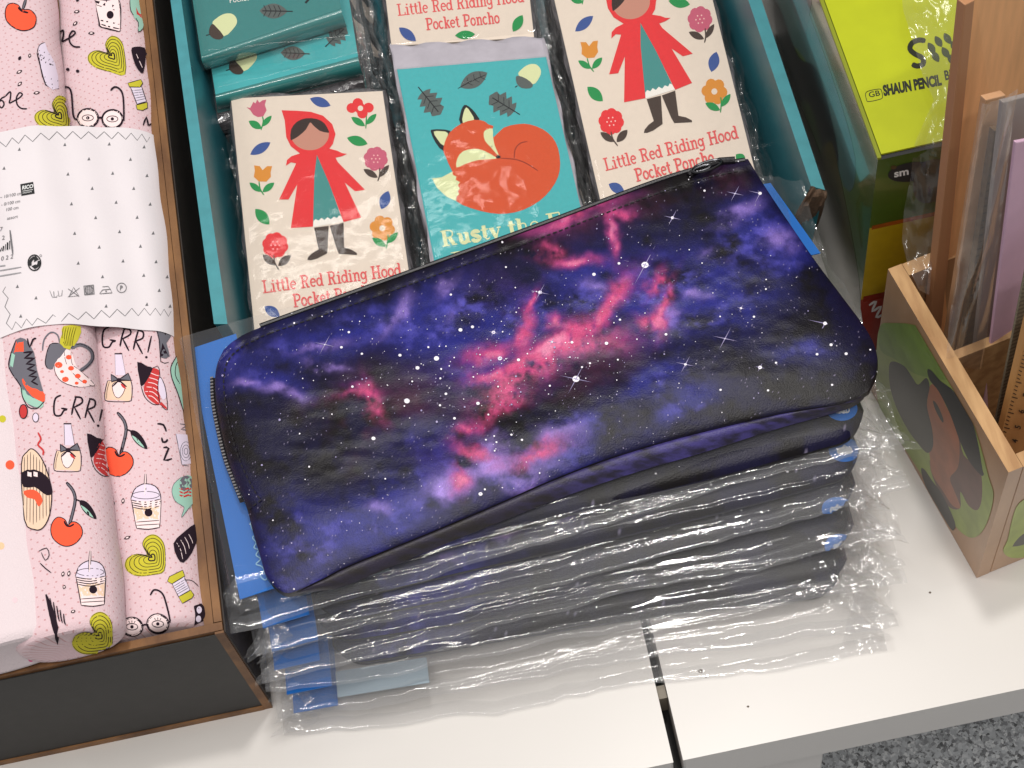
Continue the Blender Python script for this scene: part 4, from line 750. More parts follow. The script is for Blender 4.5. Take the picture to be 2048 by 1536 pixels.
def foldface(pa, pb, pc, pd, zt, zb):
    def f(r, z):
        q = MB(); n = 16; A = [W(*p, zt) for p in (pa, pb)]; B = [W(*p, zb) for p in (pc, pd)]
        P = np.array([[(A[0] * (1 - u) + A[1] * u) * (1 - v) + (B[0] * (1 - u) + B[1] * u) * v + np.array([0, -.0024 * math.sin(v * math.pi) ** .7, .0022 * math.sin(v * math.pi) ** .7]) for v in np.linspace(0, 1, n)] for u in np.linspace(0, 1, 24)])
        q.grid(P, I_tq2); q.build('folded_flap', r)
    return f
t1 = [(322, -420), (604, -450), (682, 17), (402, 112)]
r, qE = packet(t1, .074, 'turquoise packet with acorn and leaf, topmost at the upper left of the teal box', art1, I_tq2, seed=6, th=.012, fold=foldface((402, 112.5), (682, 17.5), (412, 139), (694, 53), .0738, .0625), grow=-.03)
t2 = [(350, -330), (636, -400), (716, 113), (431, 189)]
r, qF = packet(t2, .0605, 'turquoise packet lying directly under the topmost acorn packet', art2, I_tq, seed=7, th=.0115, fold=foldface((431, 189.5), (716, 113.5), (437, 220), (726, 150), .0603, .049), grow=-.03); under(qF, .0605, 3, 60, 'under the acorn packets', card=I_tq2)
# ================================================================== galaxy pencil cases
BLOB = []  # x, y, rx, ry, angle, kind(0 blue,1 violet light,2 pink,3 dark red), strength
def B(k, s, *a):
    for t in a: BLOB.append((*t, k, s))
B(0, .85, (600, 700, 130, 40, -15), (560, 765, 100, 20, 5), (760, 640, 120, 40, -25), (920, 610, 110, 45, -20), (1420, 560, 170, 80, -20), (1500, 440, 70, 45, 0), (1560, 490, 70, 45, 20), (1300, 600, 110, 60, 0), (1180, 560, 120, 60, -20), (1030, 640, 110, 50, -20), (960, 730, 120, 50, 0), (880, 660, 90, 35, -20),
  (960, 960, 160, 50, -20), (640, 1090, 120, 40, -20), (760, 1050, 90, 36, -25), (1130, 905, 110, 45, -20), (1340, 770, 60, 40, 0), (1310, 755, 80, 18, -25), (1360, 820, 80, 22, -25), (780, 980, 140, 40, -20), (860, 880, 80, 40, 0), (560, 1030, 60, 60, 0), (1440, 640, 100, 30, -20), (620, 1160, 60, 30, -20), (1600, 700, 60, 20, 0), (450, 700, 30, 30, 0), (1150, 850, 70, 20, -20))
B(1, .8, (500, 762, 30, 6, 5), (580, 780, 45, 8, 3), (640, 700, 40, 8, -10), (650, 735, 30, 6, 10), (790, 630, 40, 14, -60), (935, 610, 40, 12, -40), (905, 580, 25, 10, -40), (1480, 430, 50, 12, -20), (1560, 480, 20, 18, 0), (1440, 500, 30, 10, -20), (940, 960, 70, 30, -10), (1000, 930, 60, 30, 0), (1060, 900, 60, 25, -20), (980, 880, 14, 50, 5), (1340, 620, 40, 14, 60), (890, 975, 30, 25, 0), (1190, 580, 30, 14, 0), (760, 1000, 20, 12, 0), (1390, 590, 20, 10, 0), (1040, 960, 60, 12, -20), (1130, 870, 40, 12, -30))
B(2, 1.0, (1245, 580, 50, 22, -55), (1200, 630, 55, 20, -35), (1150, 665, 60, 20, -40), (1090, 715, 70, 26, -30), (1040, 750, 70, 30, -35), (1010, 790, 60, 26, -35), (995, 825, 55, 16, -25), (1170, 690, 90, 20, -10), (1055, 655, 18, 45, -10), (1150, 430, 90, 16, -22), (1225, 470, 12, 40, -15), (1240, 428, 30, 12, -10), (1335, 610, 13, 50, 10), (1312, 570, 12, 25, 20), (1310, 640, 22, 12, -10), (1058, 600, 10, 28, 25), (1145, 520, 55, 12, 5), (1110, 495, 20, 14, 0), (960, 900, 40, 12, 10), (1060, 910, 60, 16, -20), (940, 860, 16, 12, 0), (985, 700, 60, 16, -20), (720, 785, 40, 12, -5), (745, 810, 14, 40, -20), (990, 745, 60, 14, -10), (1120, 640, 20, 14, 0), (930, 955, 22, 26, 0))
B(3, .9, (730, 800, 60, 60, 0), (715, 880, 24, 45, 10), (830, 790, 40, 50, 20), (950, 760, 90, 60, 0), (1210, 690, 90, 50, -10), (1130, 760, 120, 40, -20), (1020, 900, 120, 40, -20), (870, 900, 60, 30, 0), (1180, 440, 130, 30, -20), (1000, 590, 80, 40, -30), (660, 800, 50, 30, 0), (1450, 360, 60, 30, -20))
def galaxy(x, y):
    """print colour of the cloth, by position on the case"""
    w1 = fbm(x / 70 + 3, y / 70, 5) - .5; w2 = fbm(x / 70 + 50, y / 70 + 31, 5) - .5; X = x + w1 * 70; Y_ = y + w2 * 56
    acc = [np.zeros_like(x) for _ in range(4)]
    for bx_, by, rx, ry, an, k, s_ in BLOB:
        a = math.radians(an); dx = X - bx_; dy = Y_ - by; q_ = .82 if k == 2 else 1.05; u = (dx * math.cos(a) + dy * math.sin(a)) / (rx * q_); v = (-dx * math.sin(a) + dy * math.cos(a)) / (ry * q_)
        acc[k] = acc[k] + s_ * np.exp(-(u * u + v * v))
    n = fbm(x / 58 + 9, y / 46 + 4, 6); n2 = fbm(x / 60 + 77, y / 60 + 14, 5); rd = 1 - np.abs(2 * fbm(x / 45 + 20, y / 45 + 60, 5) - 1)
    base = lin((36, 30, 33)) * .3; navy = lin((30, 28, 78)) * .7
    t = sstep(.35, .65, n2)[:, None]; c = base * (1 - t) + (base * .5 + navy * .5) * t
    def mixin(c, col, f): f = np.clip(f, 0, 1)[:, None]; return c * (1 - f) + np.array(col) * f
    c = mixin(c, lin((74, 34, 52)) * .9, np.clip(acc[3], 0, 1.2) * sstep(.25, .75, n) * .8)
    c = mixin(c, lin((40, 42, 126)) * .85, np.clip(acc[0], 0, 1.1) * sstep(.18, .66, n) * .95)
    c = mixin(c, lin((84, 80, 178)), np.clip(acc[0] - .45, 0, 1) * sstep(.5, .8, fbm(x / 30 + 3, y / 22 + 44, 5)) * .8)
    c = mixin(c, lin((156, 128, 208)), acc[1] * sstep(.32, .68, n) * .85)
    c = mixin(c, lin((118, 56, 132)), np.clip(acc[2], 0, 1.2) ** .6 * sstep(.3, .6, n) * .75)
    rd2 = 1 - np.abs(2 * fbm(x / 22 + 70, y / 22 + 10, 4) - 1)
    c = mixin(c, lin((196, 72, 122)), np.clip(acc[2], 0, 1.1) * sstep(.40, .70, .3 * n + .2 * rd + .25 * rd2 + .25 * fbm(x / 13, y / 13 + 40, 3)) * .95)
    c = mixin(c, lin((232, 140, 176)), np.clip(acc[2] - .5, 0, 1) * sstep(.52, .7, n) * .9)
    fine = fbm(x / 11 + 5, y / 11 + 8, 4); c = c * (.78 + .44 * fine)[:, None]
    g = rng.random(len(x)); c = c * (.88 + .24 * g)[:, None]
    d = rng.random(len(x)); c = mixin(c, lin((170, 160, 190)), (d > .9965) * .5)
    return c.astype('f')
M_case = mat('galaxy_leatherette', rough=.38, spec=.27, attr='Print', bump=.55, bscale=1500, bdist=.00035, noise=.12, nscale=1600)
M_edge = mat('case_black', C(26, 24, 30, .7), .38, .5, bump=.4, bscale=1500); M_star = mat('star_white', C(244, 240, 250, .95), .4); M_star2 = mat('star_dim', C(170, 160, 205, .8), .4)
M_metal = mat('dark_metal', (.12, .12, .13, 1), .25, metal=1); M_thread = mat('thread', C(20, 16, 24, .7), .7); M_teeth = mat('zip_teeth', C(150, 148, 150, .8), .35, metal=.6)
ZC = .0955   # where the loose case rests
backc = curve_at([(447, 700), (470, 680), (520, 655), (700, 590), (900, 518), (1100, 445), (1300, 370), (1400, 338), (1470, 320), (1496, 318)], 260)
frontc = curve_at([(553, 1176), (580, 1186), (640, 1160), (700, 1130), (871, 1060), (1000, 1005), (1100, 961), (1200, 922), (1300, 890), (1400, 863), (1560, 826), (1680, 806), (1736, 782)], 260)
leftc = curve_at([(447, 700), (434, 730), (430, 770), (437, 830), (452, 900), (470, 960), (492, 1010), (505, 1060), (520, 1110), (532, 1150), (553, 1176)], 130)
rightc = curve_at([(1496, 318), (1526, 367), (1569, 432), (1630, 521), (1684, 593), (1733, 660), (1753, 705), (1752, 745), (1736, 782)], 130)
def case_px(U, V):
    iu = U * (len(backc) - 1); iv = V * (len(leftc) - 1)
    g = lambda c, t: np.stack([np.interp(t, np.arange(len(c)), c[:, 0]), np.interp(t, np.arange(len(c)), c[:, 1])], -1)
    u = U[..., None]; v = V[..., None]; P00, P10, P01, P11 = backc[0], backc[-1], frontc[0], frontc[-1]
    return (1 - v) * g(backc, iu) + v * g(frontc, iu) + (1 - u) * g(leftc, iv) + u * g(rightc, iv) - ((1 - u) * (1 - v) * P00 + u * (1 - v) * P10 + (1 - u) * v * P01 + u * v * P11)
def Wv(px, z):
    v = np.stack([px[..., 0] - CX, -(px[..., 1] - CY), np.full(px.shape[:-1], -F)], -1) @ RW.T
    return CAM + v * ((z - CAM[2]) / v[..., 2])[..., None]
nu, nv = 640, 260
U, V = np.meshgrid(np.linspace(0, 1, nu), np.linspace(0, 1, nv), indexing='ij'); px = case_px(U, V)
ed = (1 - np.abs(2 * U - 1) ** 14) * 1.0; prof = (1 - np.abs(2 * V - 1) ** 2.5)
edge = .0062
hgt = edge + (.0132 - edge) * np.clip(prof, 0, 1) ** .8 * np.clip(1 - np.abs(2 * U - 1) ** 10, 0, 1) ** .7
hgt += .0004 * np.sin(U * 190 + 6 * fbm(U * 8, U * 0, 2)) * np.exp(-((V - .07) / .035) ** 2)
hgt += .0012 * np.exp(-((V - .80) / .09) ** 2) * np.sin(U * np.pi)                      # lower ridge
hgt -= .0010 * np.exp(-((V - .055) / .02) ** 2)                                            # seam valley beside the zip
hgt -= .0014 * np.exp(-((V - .66 + .1 * U) / .08) ** 2) * sstep(.1, .4, U) * sstep(.98, .6, U)
rp = (fbm(px[..., 0] / 130, px[..., 1] / 60 + 5, 3) - .5) * .0028 + (fbm(px[..., 0] / 30, px[..., 1] / 22, 3) - .5) * .00035
hgt += rp * np.clip(prof, 0, 1) * np.clip(1 - np.abs(2 * U - 1) ** 8, 0, 1)
P = Wv(px, ZC + hgt); CM = MB(); CM.grid(P[:, ::-1], M_case); CM.col = galaxy(px[:, ::-1].reshape(-1, 2)[:, 0], px[:, ::-1].reshape(-1, 2)[:, 1]); cb_ = CM.bvh()
cr_ = root('pencil_case', (float(P[..., 0].mean()), float(P[..., 1].mean()), ZC), 'loose unwrapped purple and pink galaxy pencil case on top of the stack', 'pencil case', 'galaxy print pencil cases')
KS = Ink(CM, cb_, off=.00004)
STARS = [(1290, 530, 9, 46), (1152, 758, 9, 34), (1080, 585, 5, 20), (1650, 647, 5, 36), (1520, 735, 5, 10), (1520, 387, 4.5, 24), (1188, 549, 4.5, 0), (1238, 527, 3.5, 0), (873, 717, 6.5, 0), (835, 736, 5, 0), (814, 802, 7, 0), (747, 877, 5, 0), (921, 660, 5, 0), (945, 654, 4, 0), (987, 665, 4.5, 10), (1000, 717, 5.5, 8), (1037, 720, 4, 0), (956, 807, 4.5, 0),
         (1371, 729, 3.5, 20), (1345, 436, 4, 18), (1409, 382, 3, 0), (683, 695, 3.5, 0), (724, 708, 3, 0), (800, 711, 4, 0), (892, 788, 3.5, 0), (909, 837, 3.5, 0), (961, 988, 5, 6), (1104, 684, 3, 10), (1213, 687, 4.5, 0), (1144, 685, 3.5, 0), (1332, 669, 3.5, 0), (1662, 690, 4, 0), (1692, 708, 4, 0), (1634, 709, 3.5, 0), (1740, 700, 2.5, 0), (1552, 726, 3, 0), (1664, 770, 3, 0), (1441, 780, 3, 0), (1536, 781, 3, 0), (1508, 634, 3, 0), (1482, 617, 3, 8), (698, 665, 3.2, 0), (972, 880, 2.5, 0), (1044, 880, 3, 0), (1023, 870, 3, 0), (705, 774, 3.2, 0), (1240, 640, 3, 0), (1236, 720, 2.5, 0), (1180, 727, 2.8, 0), (1164, 735, 2.8, 0), (902, 590, 3, 0), (1012, 535, 2.5, 0), (1450, 678, 1.5, 26), (1470, 388, 1.5, 18), (650, 690, 1.5, 22)]
for x, y, r_, sp_ in STARS:
    if sp_:
        for a in (12, 118, 192, 298): a = math.radians(a); KS.fill([(x + .9 * math.cos(a + 1.57), y + .9 * math.sin(a + 1.57)), (x + sp_ * math.cos(a), y + sp_ * math.sin(a)), (x - .9 * math.cos(a + 1.57), y - .9 * math.sin(a + 1.57))], M_star2, 0)
    KS.ell(x, y, r_ * .8, r_ * .7, M_star, n=10)
for i in range(500):
    if i < 280: x = random.gauss(1010, 190); y = random.gauss(745, 90) - (x - 1010) * .12
    else: u, v = random.random(), random.random(); p = case_px(np.array(u), np.array(v)); x, y = float(p[0]), float(p[1])
    r_ = min(2.4, .6 + random.expovariate(2.3)); KS.ell(x, y, r_, r_, M_star if random.random() < .6 else M_star2, n=6)
CM_body = CM
# stitching
st = []
bk = [tuple(case_px(np.array(u), np.array(.052))) for u in np.linspace(.045, .985, 120)]
lf = [tuple(case_px(np.array(.022), np.array(v))) for v in np.linspace(.12, .66, 46)]
SM = MB(); KT = Ink(SM, cb_, off=.00035)
def dashes(ink, pts, n, m, w=2.6, frac=.72):
    c = curve_at(pts, n * 6 + 1)
    for i in range(n): seg = c[i * 6: i * 6 + int(6 * frac) + 1]; ink.stroke([tuple(p) for p in seg], w, m)
corner = [(452, 775), (452, 740), (462, 716), (490, 692), (540, 667)]
dashes(KT, [(540, 667), (700, 612), (900, 541), (1100, 470), (1300, 393), (1400, 360), (1480, 342)], 78, M_thread); dashes(KT, [(540, 667), (490, 692), (462, 716), (450, 745), (450, 790), (462, 860), (482, 925), (512, 985), (524, 1000)], 34, M_thread)
dashes(KT, [(524, 1000), (495, 1022)], 3, M_thread)
CM_body.build('case_body', cr_, angle=60); SM.build('stitching', cr_)
gc = curve_at([(585, 1190), (640, 1182), (700, 1168), (871, 1096), (1000, 1044), (1100, 1004), (1200, 968), (1300, 936), (1400, 907), (1560, 856), (1700, 816), (1736, 784)], 260)
V2 = np.linspace(0, 1, 14); G_ = np.zeros((260, 14, 3)); gp = np.zeros((260, 14, 2))
for j, v in enumerate(V2):
    pxx = frontc * (1 - v) + gc * v; gp[:, j] = pxx
    zz_ = ZC + edge - .0004 - (edge - .0005) * v + .0011 * math.sin(v * math.pi) - .0014 * math.exp(-(v / .08) ** 2)
    G_[:, j] = Wv(pxx, np.full(260, zz_))
q = MB(); q.grid(G_, M_case); gx_ = gp.reshape(-1, 2)[:, 0]; gw = sstep(980, 1320, gx_)[:, None] * sstep(1790, 1500, gx_)[:, None] * .42 + .08; q.col = (lin((58, 54, 52)) * .8 * (1 - gw) + lin((70, 62, 140)) * gw * (sstep(.3, .7, fbm(gx_ / 34, gp.reshape(-1, 2)[:, 1] / 12, 4)) * 1.2 + .15)[:, None]).astype('f'); q.build('bottom_gusset', cr_, angle=60)
# back, sides and underside
q = MB(); rim = np.vstack([P[:, 0], P[-1, 1:], P[::-1, -1][1:], P[0, ::-1][1:]]); low = rim.copy(); cc = rim.mean(0); low[:, :2] = cc[:2] + (low[:, :2] - cc[:2]) * .992; low[:, 2] = ZC + .0006
mid = rim.copy(); mid[:, 2] = (rim[:, 2] + ZC) / 2; mid[:, :2] = cc[:2] + (mid[:, :2] - cc[:2]) * 1.003
q.grid(np.stack([rim, mid, low], 1), M_edge); q.build('side_band', cr_, angle=70)
# zip along the left end
zp = curve_at([(428, 752), (430, 800), (441, 860), (455, 915), (470, 955), (488, 1000)], 80); q = MB()
A = Wv(zp + np.array([14, 3.]), np.full(80, ZC + .004)); B_ = Wv(zp + np.array([-8, 6.]), np.full(80, ZC + .0005)); q.grid(np.stack([A, (A + B_) / 2 + [0, 0, .0006], B_], 1), M_edge); q.build('zip_tape', cr_)
q = MB()
for i in range(0, 78, 2): p = Wv(zp[i] + np.array([-4., 4]), np.array(ZC + .0022)); q.box(p - [.0007, .00035, .0004], p + [.0006, .00035, .0006], M_teeth)
q.build('zip_teeth', cr_, smooth=False)
q = MB()   # pull ring near the far corner
pr = [Vector(W(1412 + 30 * math.cos(a) + 2, 332 + 9 * math.sin(a) - 9 * math.cos(a), ZC + .010 + .001 * math.sin(a))) for a in [2 * math.pi * i / 22 for i in range(22)]]
q.tube(pr, .0006, M_metal, 8, closed=True); pr = [Vector(W(1404 + 17 * math.cos(a), 337 + 5 * math.sin(a) - 5 * math.cos(a), ZC + .0105)) for a in [2 * math.pi * i / 16 for i in range(16)]]; q.tube(pr, .0006, M_metal, 8, closed=True); q.build('zip_puller', cr_)
q = MB(); q.tube([Vector(W(x, y, ZC + .0075)) for x, y in ((1378, 352), (1392, 340), (1415, 330), (1440, 322), (1470, 320))], .0016, M_edge, 10); q.tube([Vector(W(x, y, ZC + .0062)) for x, y in spline([(520, 652), (700, 587), (900, 515), (1100, 442), (1300, 367), (1400, 336), (1490, 320)], 8)], .0011, M_edge, 8); q.build('zip_edge', cr_)
# ------------------------------------------------------------------ wrapped cases under it
M_blue = mat('insert_blue', C(0, 108, 200, .85), .4, .5); M_backc = mat('insert_grey_card', C(120, 122, 128, .6), .5); M_pblue = mat('insert_hazed_blue', C(176, 196, 210, .62), .4); M_bluet = mat('insert_print', C(150, 205, 235, .8), .5)
film_bag = film_mat('bag_film', haze=.075, rough=.06, k=1.2, base=.0, bscale=150, bump=.16, bdist=.002, stretch=(.02, 1.3, 1), hazecol=(.92, .92, .94, 1), tint=(.993, .993, .993, 1))
film_end = film_mat('bag_film_end', haze=.07, rough=.08, k=1.3, base=.0, bscale=110, bump=.5, bdist=.002, hazecol=(.92, .92, .94, 1), tint=(.993, .993, .993, 1))
BAGS = [('A', .0795, (465, 1256), (1793, 880), .134), ('B', .0640, (528, 1306), (1790, 985), .128), ('C', .0485, (545, 1352), (1786, 1072), .128), ('D', .0330, (548, 1388), (1780, 1165), .126), ('E', .0175, (572, 1436), (1765, 1243), .124), ('F', .0012, (585, 1472), (1752, 1305), .122)]
BL = {'A': 'wrapped galaxy case directly under the loose case, blue header showing at the left',
      'B': 'second film wrapped galaxy case down from the top of the wrapped stack', 'C': 'third film wrapped galaxy case down in the wrapped stack', 'D': 'fourth film wrapped galaxy case down in the wrapped stack',
      'E': 'film wrapped galaxy case second from the bottom of the wrapped stack', 'F': 'bottom film wrapped galaxy case of the stack, resting on the white table'}
TAGPX = {'A': (1683, 818), 'B': (1688, 900), 'C': (1674, 1018), 'D': (1680, 1092), 'E': None, 'F': None}
for bi, (kb, z0, fl_, fr_, dep) in enumerate(BAGS):
    a, b_ = W(*fl_, z0), W(*fr_, z0); a2, b2 = a[:2], b_[:2]; ux = (b2 - a2); Lb = np.linalg.norm(ux); ux /= Lb; uy = np.array([-ux[1], ux[0]]); th = .0135
    cen = a2 + ux * Lb / 2 + uy * dep / 2; r = root('wrapped_case', (cen[0], cen[1], z0), BL[kb], 'wrapped pencil case', 'film wrapped galaxy pencil cases in the stack')
    at = lambda s, t, z: np.array([*(a2 + ux * s + uy * t), z])
    # card insert, plain dark grey
    q = MB(); cl, cr2, cf, cbk = (.0075 if kb == 'A' else .0035), Lb - .02, (.034 if kb in 'EF' else .022), dep - .004; zc = z0 + .0012
    q.hexa([at(cl, cf, zc), at(cr2, cf, zc), at(cr2, cbk, zc), at(cl, cbk, zc)], [at(cl, cf, zc + .0006), at(cr2, cf, zc + .0006), at(cr2, cbk, zc + .0006), at(cl, cbk, zc + .0006)], M_backc, M_backc)
    q.build('card_insert', r, smooth=False)
    q = MB(); zc2 = zc + (.0092 if kb == 'A' else .0085)   # header strip folded over the left end
    w2 = .0205 if kb == 'A' else .019
    hf = .0075; hh = [at(cl - .001, hf, zc2 - .002), at(cl + w2, hf, zc2), at(cl + w2, cbk, zc2), at(cl - .001, cbk, zc2 - .002)]
    q.hexa([p - [0, 0, .0005] for p in hh], hh, M_blue)
    pcf = M_pblue if kb in 'AE' else M_backc  # pale blue has the haze of the film put into its colour
    pb = [at(cl + w2 + .001, .0045, zc + .0014), at(cl + .060, .0045, zc + .0014), at(cl + .060, .016, zc + .002), at(cl + w2 + .001, .016, zc + .002)]
    q.hexa([p - [0, 0, .0004] for p in pb], pb, pcf) if kb in 'AE' else None
    if kb == 'A':
        ik = Ink(q, z=zc2 - .0006, off=.0006); scr = [(500, 1045), (505, 1060), (512, 1068), (505, 1075), (512, 1085), (508, 1095), (517, 1100), (512, 1110), (521, 1118), (512, 1128), (522, 1132), (528, 1140), (520, 1150), (530, 1160), (536, 1150), (528, 1144)]
        ik.stroke(scr, 2.2, M_bluet, 4); font_text(ik, 'PENCIL', (463, 692), (1.5, 9), (9, -1.5), M_bluet, .02); font_text(ik, 'CASE', (450, 693), (1.5, 9), (9, -1.5), M_bluet)
    q.build('header_strip', r, smooth=False)
    if kb == 'A':
        q = MB(); e4 = [W(1541, 366, .0885), W(1500, 372, .0885), W(1600, 515, .0885), W(1641, 506, .0885)][::-1]; e4 = [np.array(p) for p in e4]
        if np.cross(e4[1] - e4[0], e4[2] - e4[0])[2] < 0: e4 = e4[::-1]
        q.hexa([p - [0, 0, .0006] for p in e4], e4, M_blue); q.build('card_edge', r, smooth=False)
    # the case inside
    nu, nv = 220, 90; s0, s1, t0, t1_ = .024, Lb - .0095, {'A': .005, 'B': .0105, 'C': .0145, 'D': .0165, 'E': .0195, 'F': .028}[kb], dep - .008
    U, V = np.meshgrid(np.linspace(0, 1, nu), np.linspace(0, 1, nv), indexing='ij')
    rc = .10 * np.clip(1 - np.minimum(U, 1 - U) / .06, 0, 1) ** 2.2; Vv = V * (1 - 2 * rc) + rc
    s_ = s0 + (s1 - s0) * U; t_ = t0 + (t1_ - t0) * Vv + .0015 * np.sin(U * 5 + bi)
    pf = np.clip(1 - np.abs(2 * V - 1) ** 5, 0, 1) ** .55 * np.clip(1 - np.abs(2 * U - 1) ** 16, 0, 1) ** .5; hh = .0030 + .0066 * pf + (fbm(U * 9 + bi, V * 4, 3) - .5) * .0018 * pf
    Pc = np.stack([a2[0] + ux[0] * s_ + uy[0] * t_, a2[1] + ux[1] * s_ + uy[1] * t_, z0 + .0012 + hh], -1)
    q = MB(); q.grid(Pc, M_case); px_ = 1750 - 1320 * (1 - U); py_ = 330 + 700 * (1 - V) + bi * 23; q.col = galaxy(px_.reshape(-1), py_.reshape(-1))
    rim = np.vstack([Pc[:, 0], Pc[-1, 1:], Pc[::-1, -1][1:], Pc[0, ::-1][1:]]); lo_ = rim.copy(); lo_[:, 2] = z0 + .0022; mi_ = (rim + lo_) / 2; cc = rim.mean(0); mi_[:, :2] = cc[:2] + (mi_[:, :2] - cc[:2]) * 1.006
    qq = MB(); qq.grid(np.stack([lo_, mi_, rim], 1), M_case); qq.col = galaxy(np.tile(np.linspace(1750, 430, len(rim))[:, None], (1, 3)).reshape(-1), np.full(len(rim) * 3, 1010. - 15 * bi))
    ck = Ink(q, q.bvh(), off=.0001)
    for i in range(60):
        pp = at(random.uniform(s0 + .01, s1 - .01), random.uniform(t0 + .004, t0 + .05), z0 + .012); x, y = PX(pp); rr = random.choice((1, 1.2, 1.6, 2.4)); ck.ell(x, y, rr, rr * .8, M_star, n=6)
    q.build('case_body', r, angle=60); qq.build('case_edge', r, angle=60)
    if TAGPX[kb]:
        x, y = TAGPX[kb]; tb_ = MB(); qb = MB(); qb.v = q.v + qq.v; qb.f = q.f + [tuple(i + len(q.v) for i in f) for f in qq.f]; ik = Ink(tb_, qb.bvh(), off=.0003, step=5)
        ik.ell(x, y, 31, 24, M_blue, n=32); ik.fill([(x - 15, y + 3), (x - 12, y - 4), (x - 5, y - 5), (x, y - 10), (x + 7, y - 5), (x + 14, y - 4), (x + 16, y + 4), (x + 10, y + 9), (x - 10, y + 9)], mat('tag_white', C(214, 220, 226, .85), .5), 3)
        tb_.build('round_sticker', r)
    # film
    nu, nv = 260, 110; U, V = np.meshgrid(np.linspace(0, 1, nu), np.linspace(0, 1, nv) ** 1.5, indexing='ij')
    s_ = -.004 + (Lb + .009) * U; t_ = dep * V
    k = sstep(0, .017, t_) * sstep(-.004, .012 if kb != 'A' else .006, s_) * sstep(Lb + .005, Lb - .016, s_)
    top = z0 + .0008 + (th - .0008) * k
    en = sstep(.86, 1, U) + .35 * sstep(.07, 0, U); fn = sstep(.035, .0, t_)
    rid = lambda a_, b_: 1 - np.abs(2 * fbm(a_, b_, 2) - 1)
    hd = sstep(.08, .17, U)
    strk = (rid(U * .8 + bi * 7, t_ * 130 + U * (1.3 - .9 * bi)) - .6) * 1.0 + .30 * (rid(U * .9 + bi * 7, t_ * 420 + U * (4 - 1.9 * bi)) - .6) + .05 * (rid(U * 1.4 + bi, t_ * 1300 + U * 6) - .6)
    cru = np.abs(2 * fbm(s_ * 95 + bi * 5, t_ * 75 + 3 + s_ * 30, 2) - 1) + .4 * np.abs(2 * vnoise(s_ * 260 + bi, t_ * 230) - 1) - .4
    z = top + strk * (.0040 if kb not in 'EF' else .0027) * (.35 + fn) * sstep(0, .003, t_) * (1 - .5 * np.clip(en, 0, 1)) * (.12 + .88 * hd) + cru * .0034 * np.clip(en, 0, 1)
    z = np.maximum(z, z0 + .0003)
    tw = t_ + (fbm(U * 5 + bi * 3, U * 0, 2) - .5) * .007 * fn + .0012 * (vnoise(U * 34 + bi * 3, U * 0) - .5) * fn
    sw = s_ + (vnoise(t_ * 55 + bi * 11, U * 0) - .5) * .006 * np.clip(en, 0, 1) + .0012 * np.clip(U - .9, 0, 1) * 10 * (vnoise(t_ * 190 + bi, U * 0) - .5)
    Pf = np.stack([a2[0] + ux[0] * sw + uy[0] * tw, a2[1] + ux[1] * sw + uy[1] * tw, z], -1)
    q = MB(); q.grid(Pf, film_bag)
    # front fold: the film turns under at the front edge
    f0 = Pf[:, 0]; f1 = f0 + np.array([*(-uy * .0009), -.0002]); f1[:, 2] = np.maximum(f0[:, 2] - .0005, z0 + .0002); f2 = f0 + np.array([*(uy * .006), 0]); f2[:, 2] = z0 + .0002
    q.grid(np.stack([f2, f1, f0], 1), film_bag)
    q.build('film_bag', r, angle=80)
    # spiky loose corners and crumpled film at the ends
    for e_, ss in ((0, -1), (1, 1)):
        for kk in range(2 if e_ == 0 else 3):
            q = MB()
            s0_ = 0 if e_ == 0 else Lb; tt = random.uniform(0, .012) if e_ == 0 else kk * .017 + random.uniform(-.003, .006); ln = random.uniform(.004, .010) if e_ == 0 else random.uniform(.002, .008)
            base = at(s0_ - ss * .014, tt, z0 + .006); tip = at(s0_ + ss * ln, tt - random.uniform(-.002, .007), z0 + random.uniform(.001, .009)); sd = at(s0_ - ss * .008, tt + random.uniform(.01, .018), z0 + .008)
            GP = np.array([[(base * (1 - v) + sd * v) * (1 - u) + (tip * (1 - v * .25) + sd * v * .25) * u + np.array([0, 0, (float(fbm(np.array(u * 2.5 + kk + bi), np.array(v * 2.5 + kk), 2)) - .5) * .007]) for v in np.linspace(0, 1, 14)] for u in np.linspace(0, 1, 18)]); GP[..., 2] = np.maximum(GP[..., 2], .0004)
            q.grid(GP, film_end); q.build('film_corner', r, angle=25)
# ================================================================== lime card box
ZG = .158; TF = W(1756, 317, ZG); dA = W(1640, 0, ZG) - TF; dA /= np.linalg.norm(dA); dB = np.array([-dA[1] * -1, 0, 0]); dB = np.array([dA[1], -dA[0], 0])
gb = root('pencil_box', (TF[0] + .05, TF[1] + .08, 0), 'tall glossy lime green and yellow cardboard box lettered in black', 'box')
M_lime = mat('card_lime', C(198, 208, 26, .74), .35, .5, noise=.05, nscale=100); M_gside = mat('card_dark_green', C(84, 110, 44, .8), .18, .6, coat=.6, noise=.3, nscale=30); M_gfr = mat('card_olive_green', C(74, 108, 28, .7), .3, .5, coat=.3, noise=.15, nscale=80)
M_gyel = mat('card_yellow', C(206, 172, 20, .75), .35, .5, noise=.1, nscale=200); M_gred = mat('card_red_band', C(176, 52, 34, .7), .4)
lx, ly = .14, .26; P0 = TF.copy(); P1 = TF + dB * lx; P2 = P1 + dA * ly; P3 = P0 + dA * ly
ft = lambda p, z: np.array([p[0], p[1], z])
q = MB()
for (za, zb, m_) in ((.108, ZG - .0012, M_gfr), (.050, .108, M_gyel), (.0002, .050, M_gred)):
    q.quad(ft(P0, za), ft(P1, za), ft(P1, zb), ft(P0, zb), m_)
    q.quad(ft(P3, za), ft(P0, za), ft(P0, zb), ft(P3, zb), M_gside if za > .04 else M_gside); q.quad(ft(P1, za), ft(P2, za), ft(P2, zb), ft(P1, zb), m_); q.quad(ft(P2, za), ft(P3, za), ft(P3, zb), ft(P2, zb), m_)
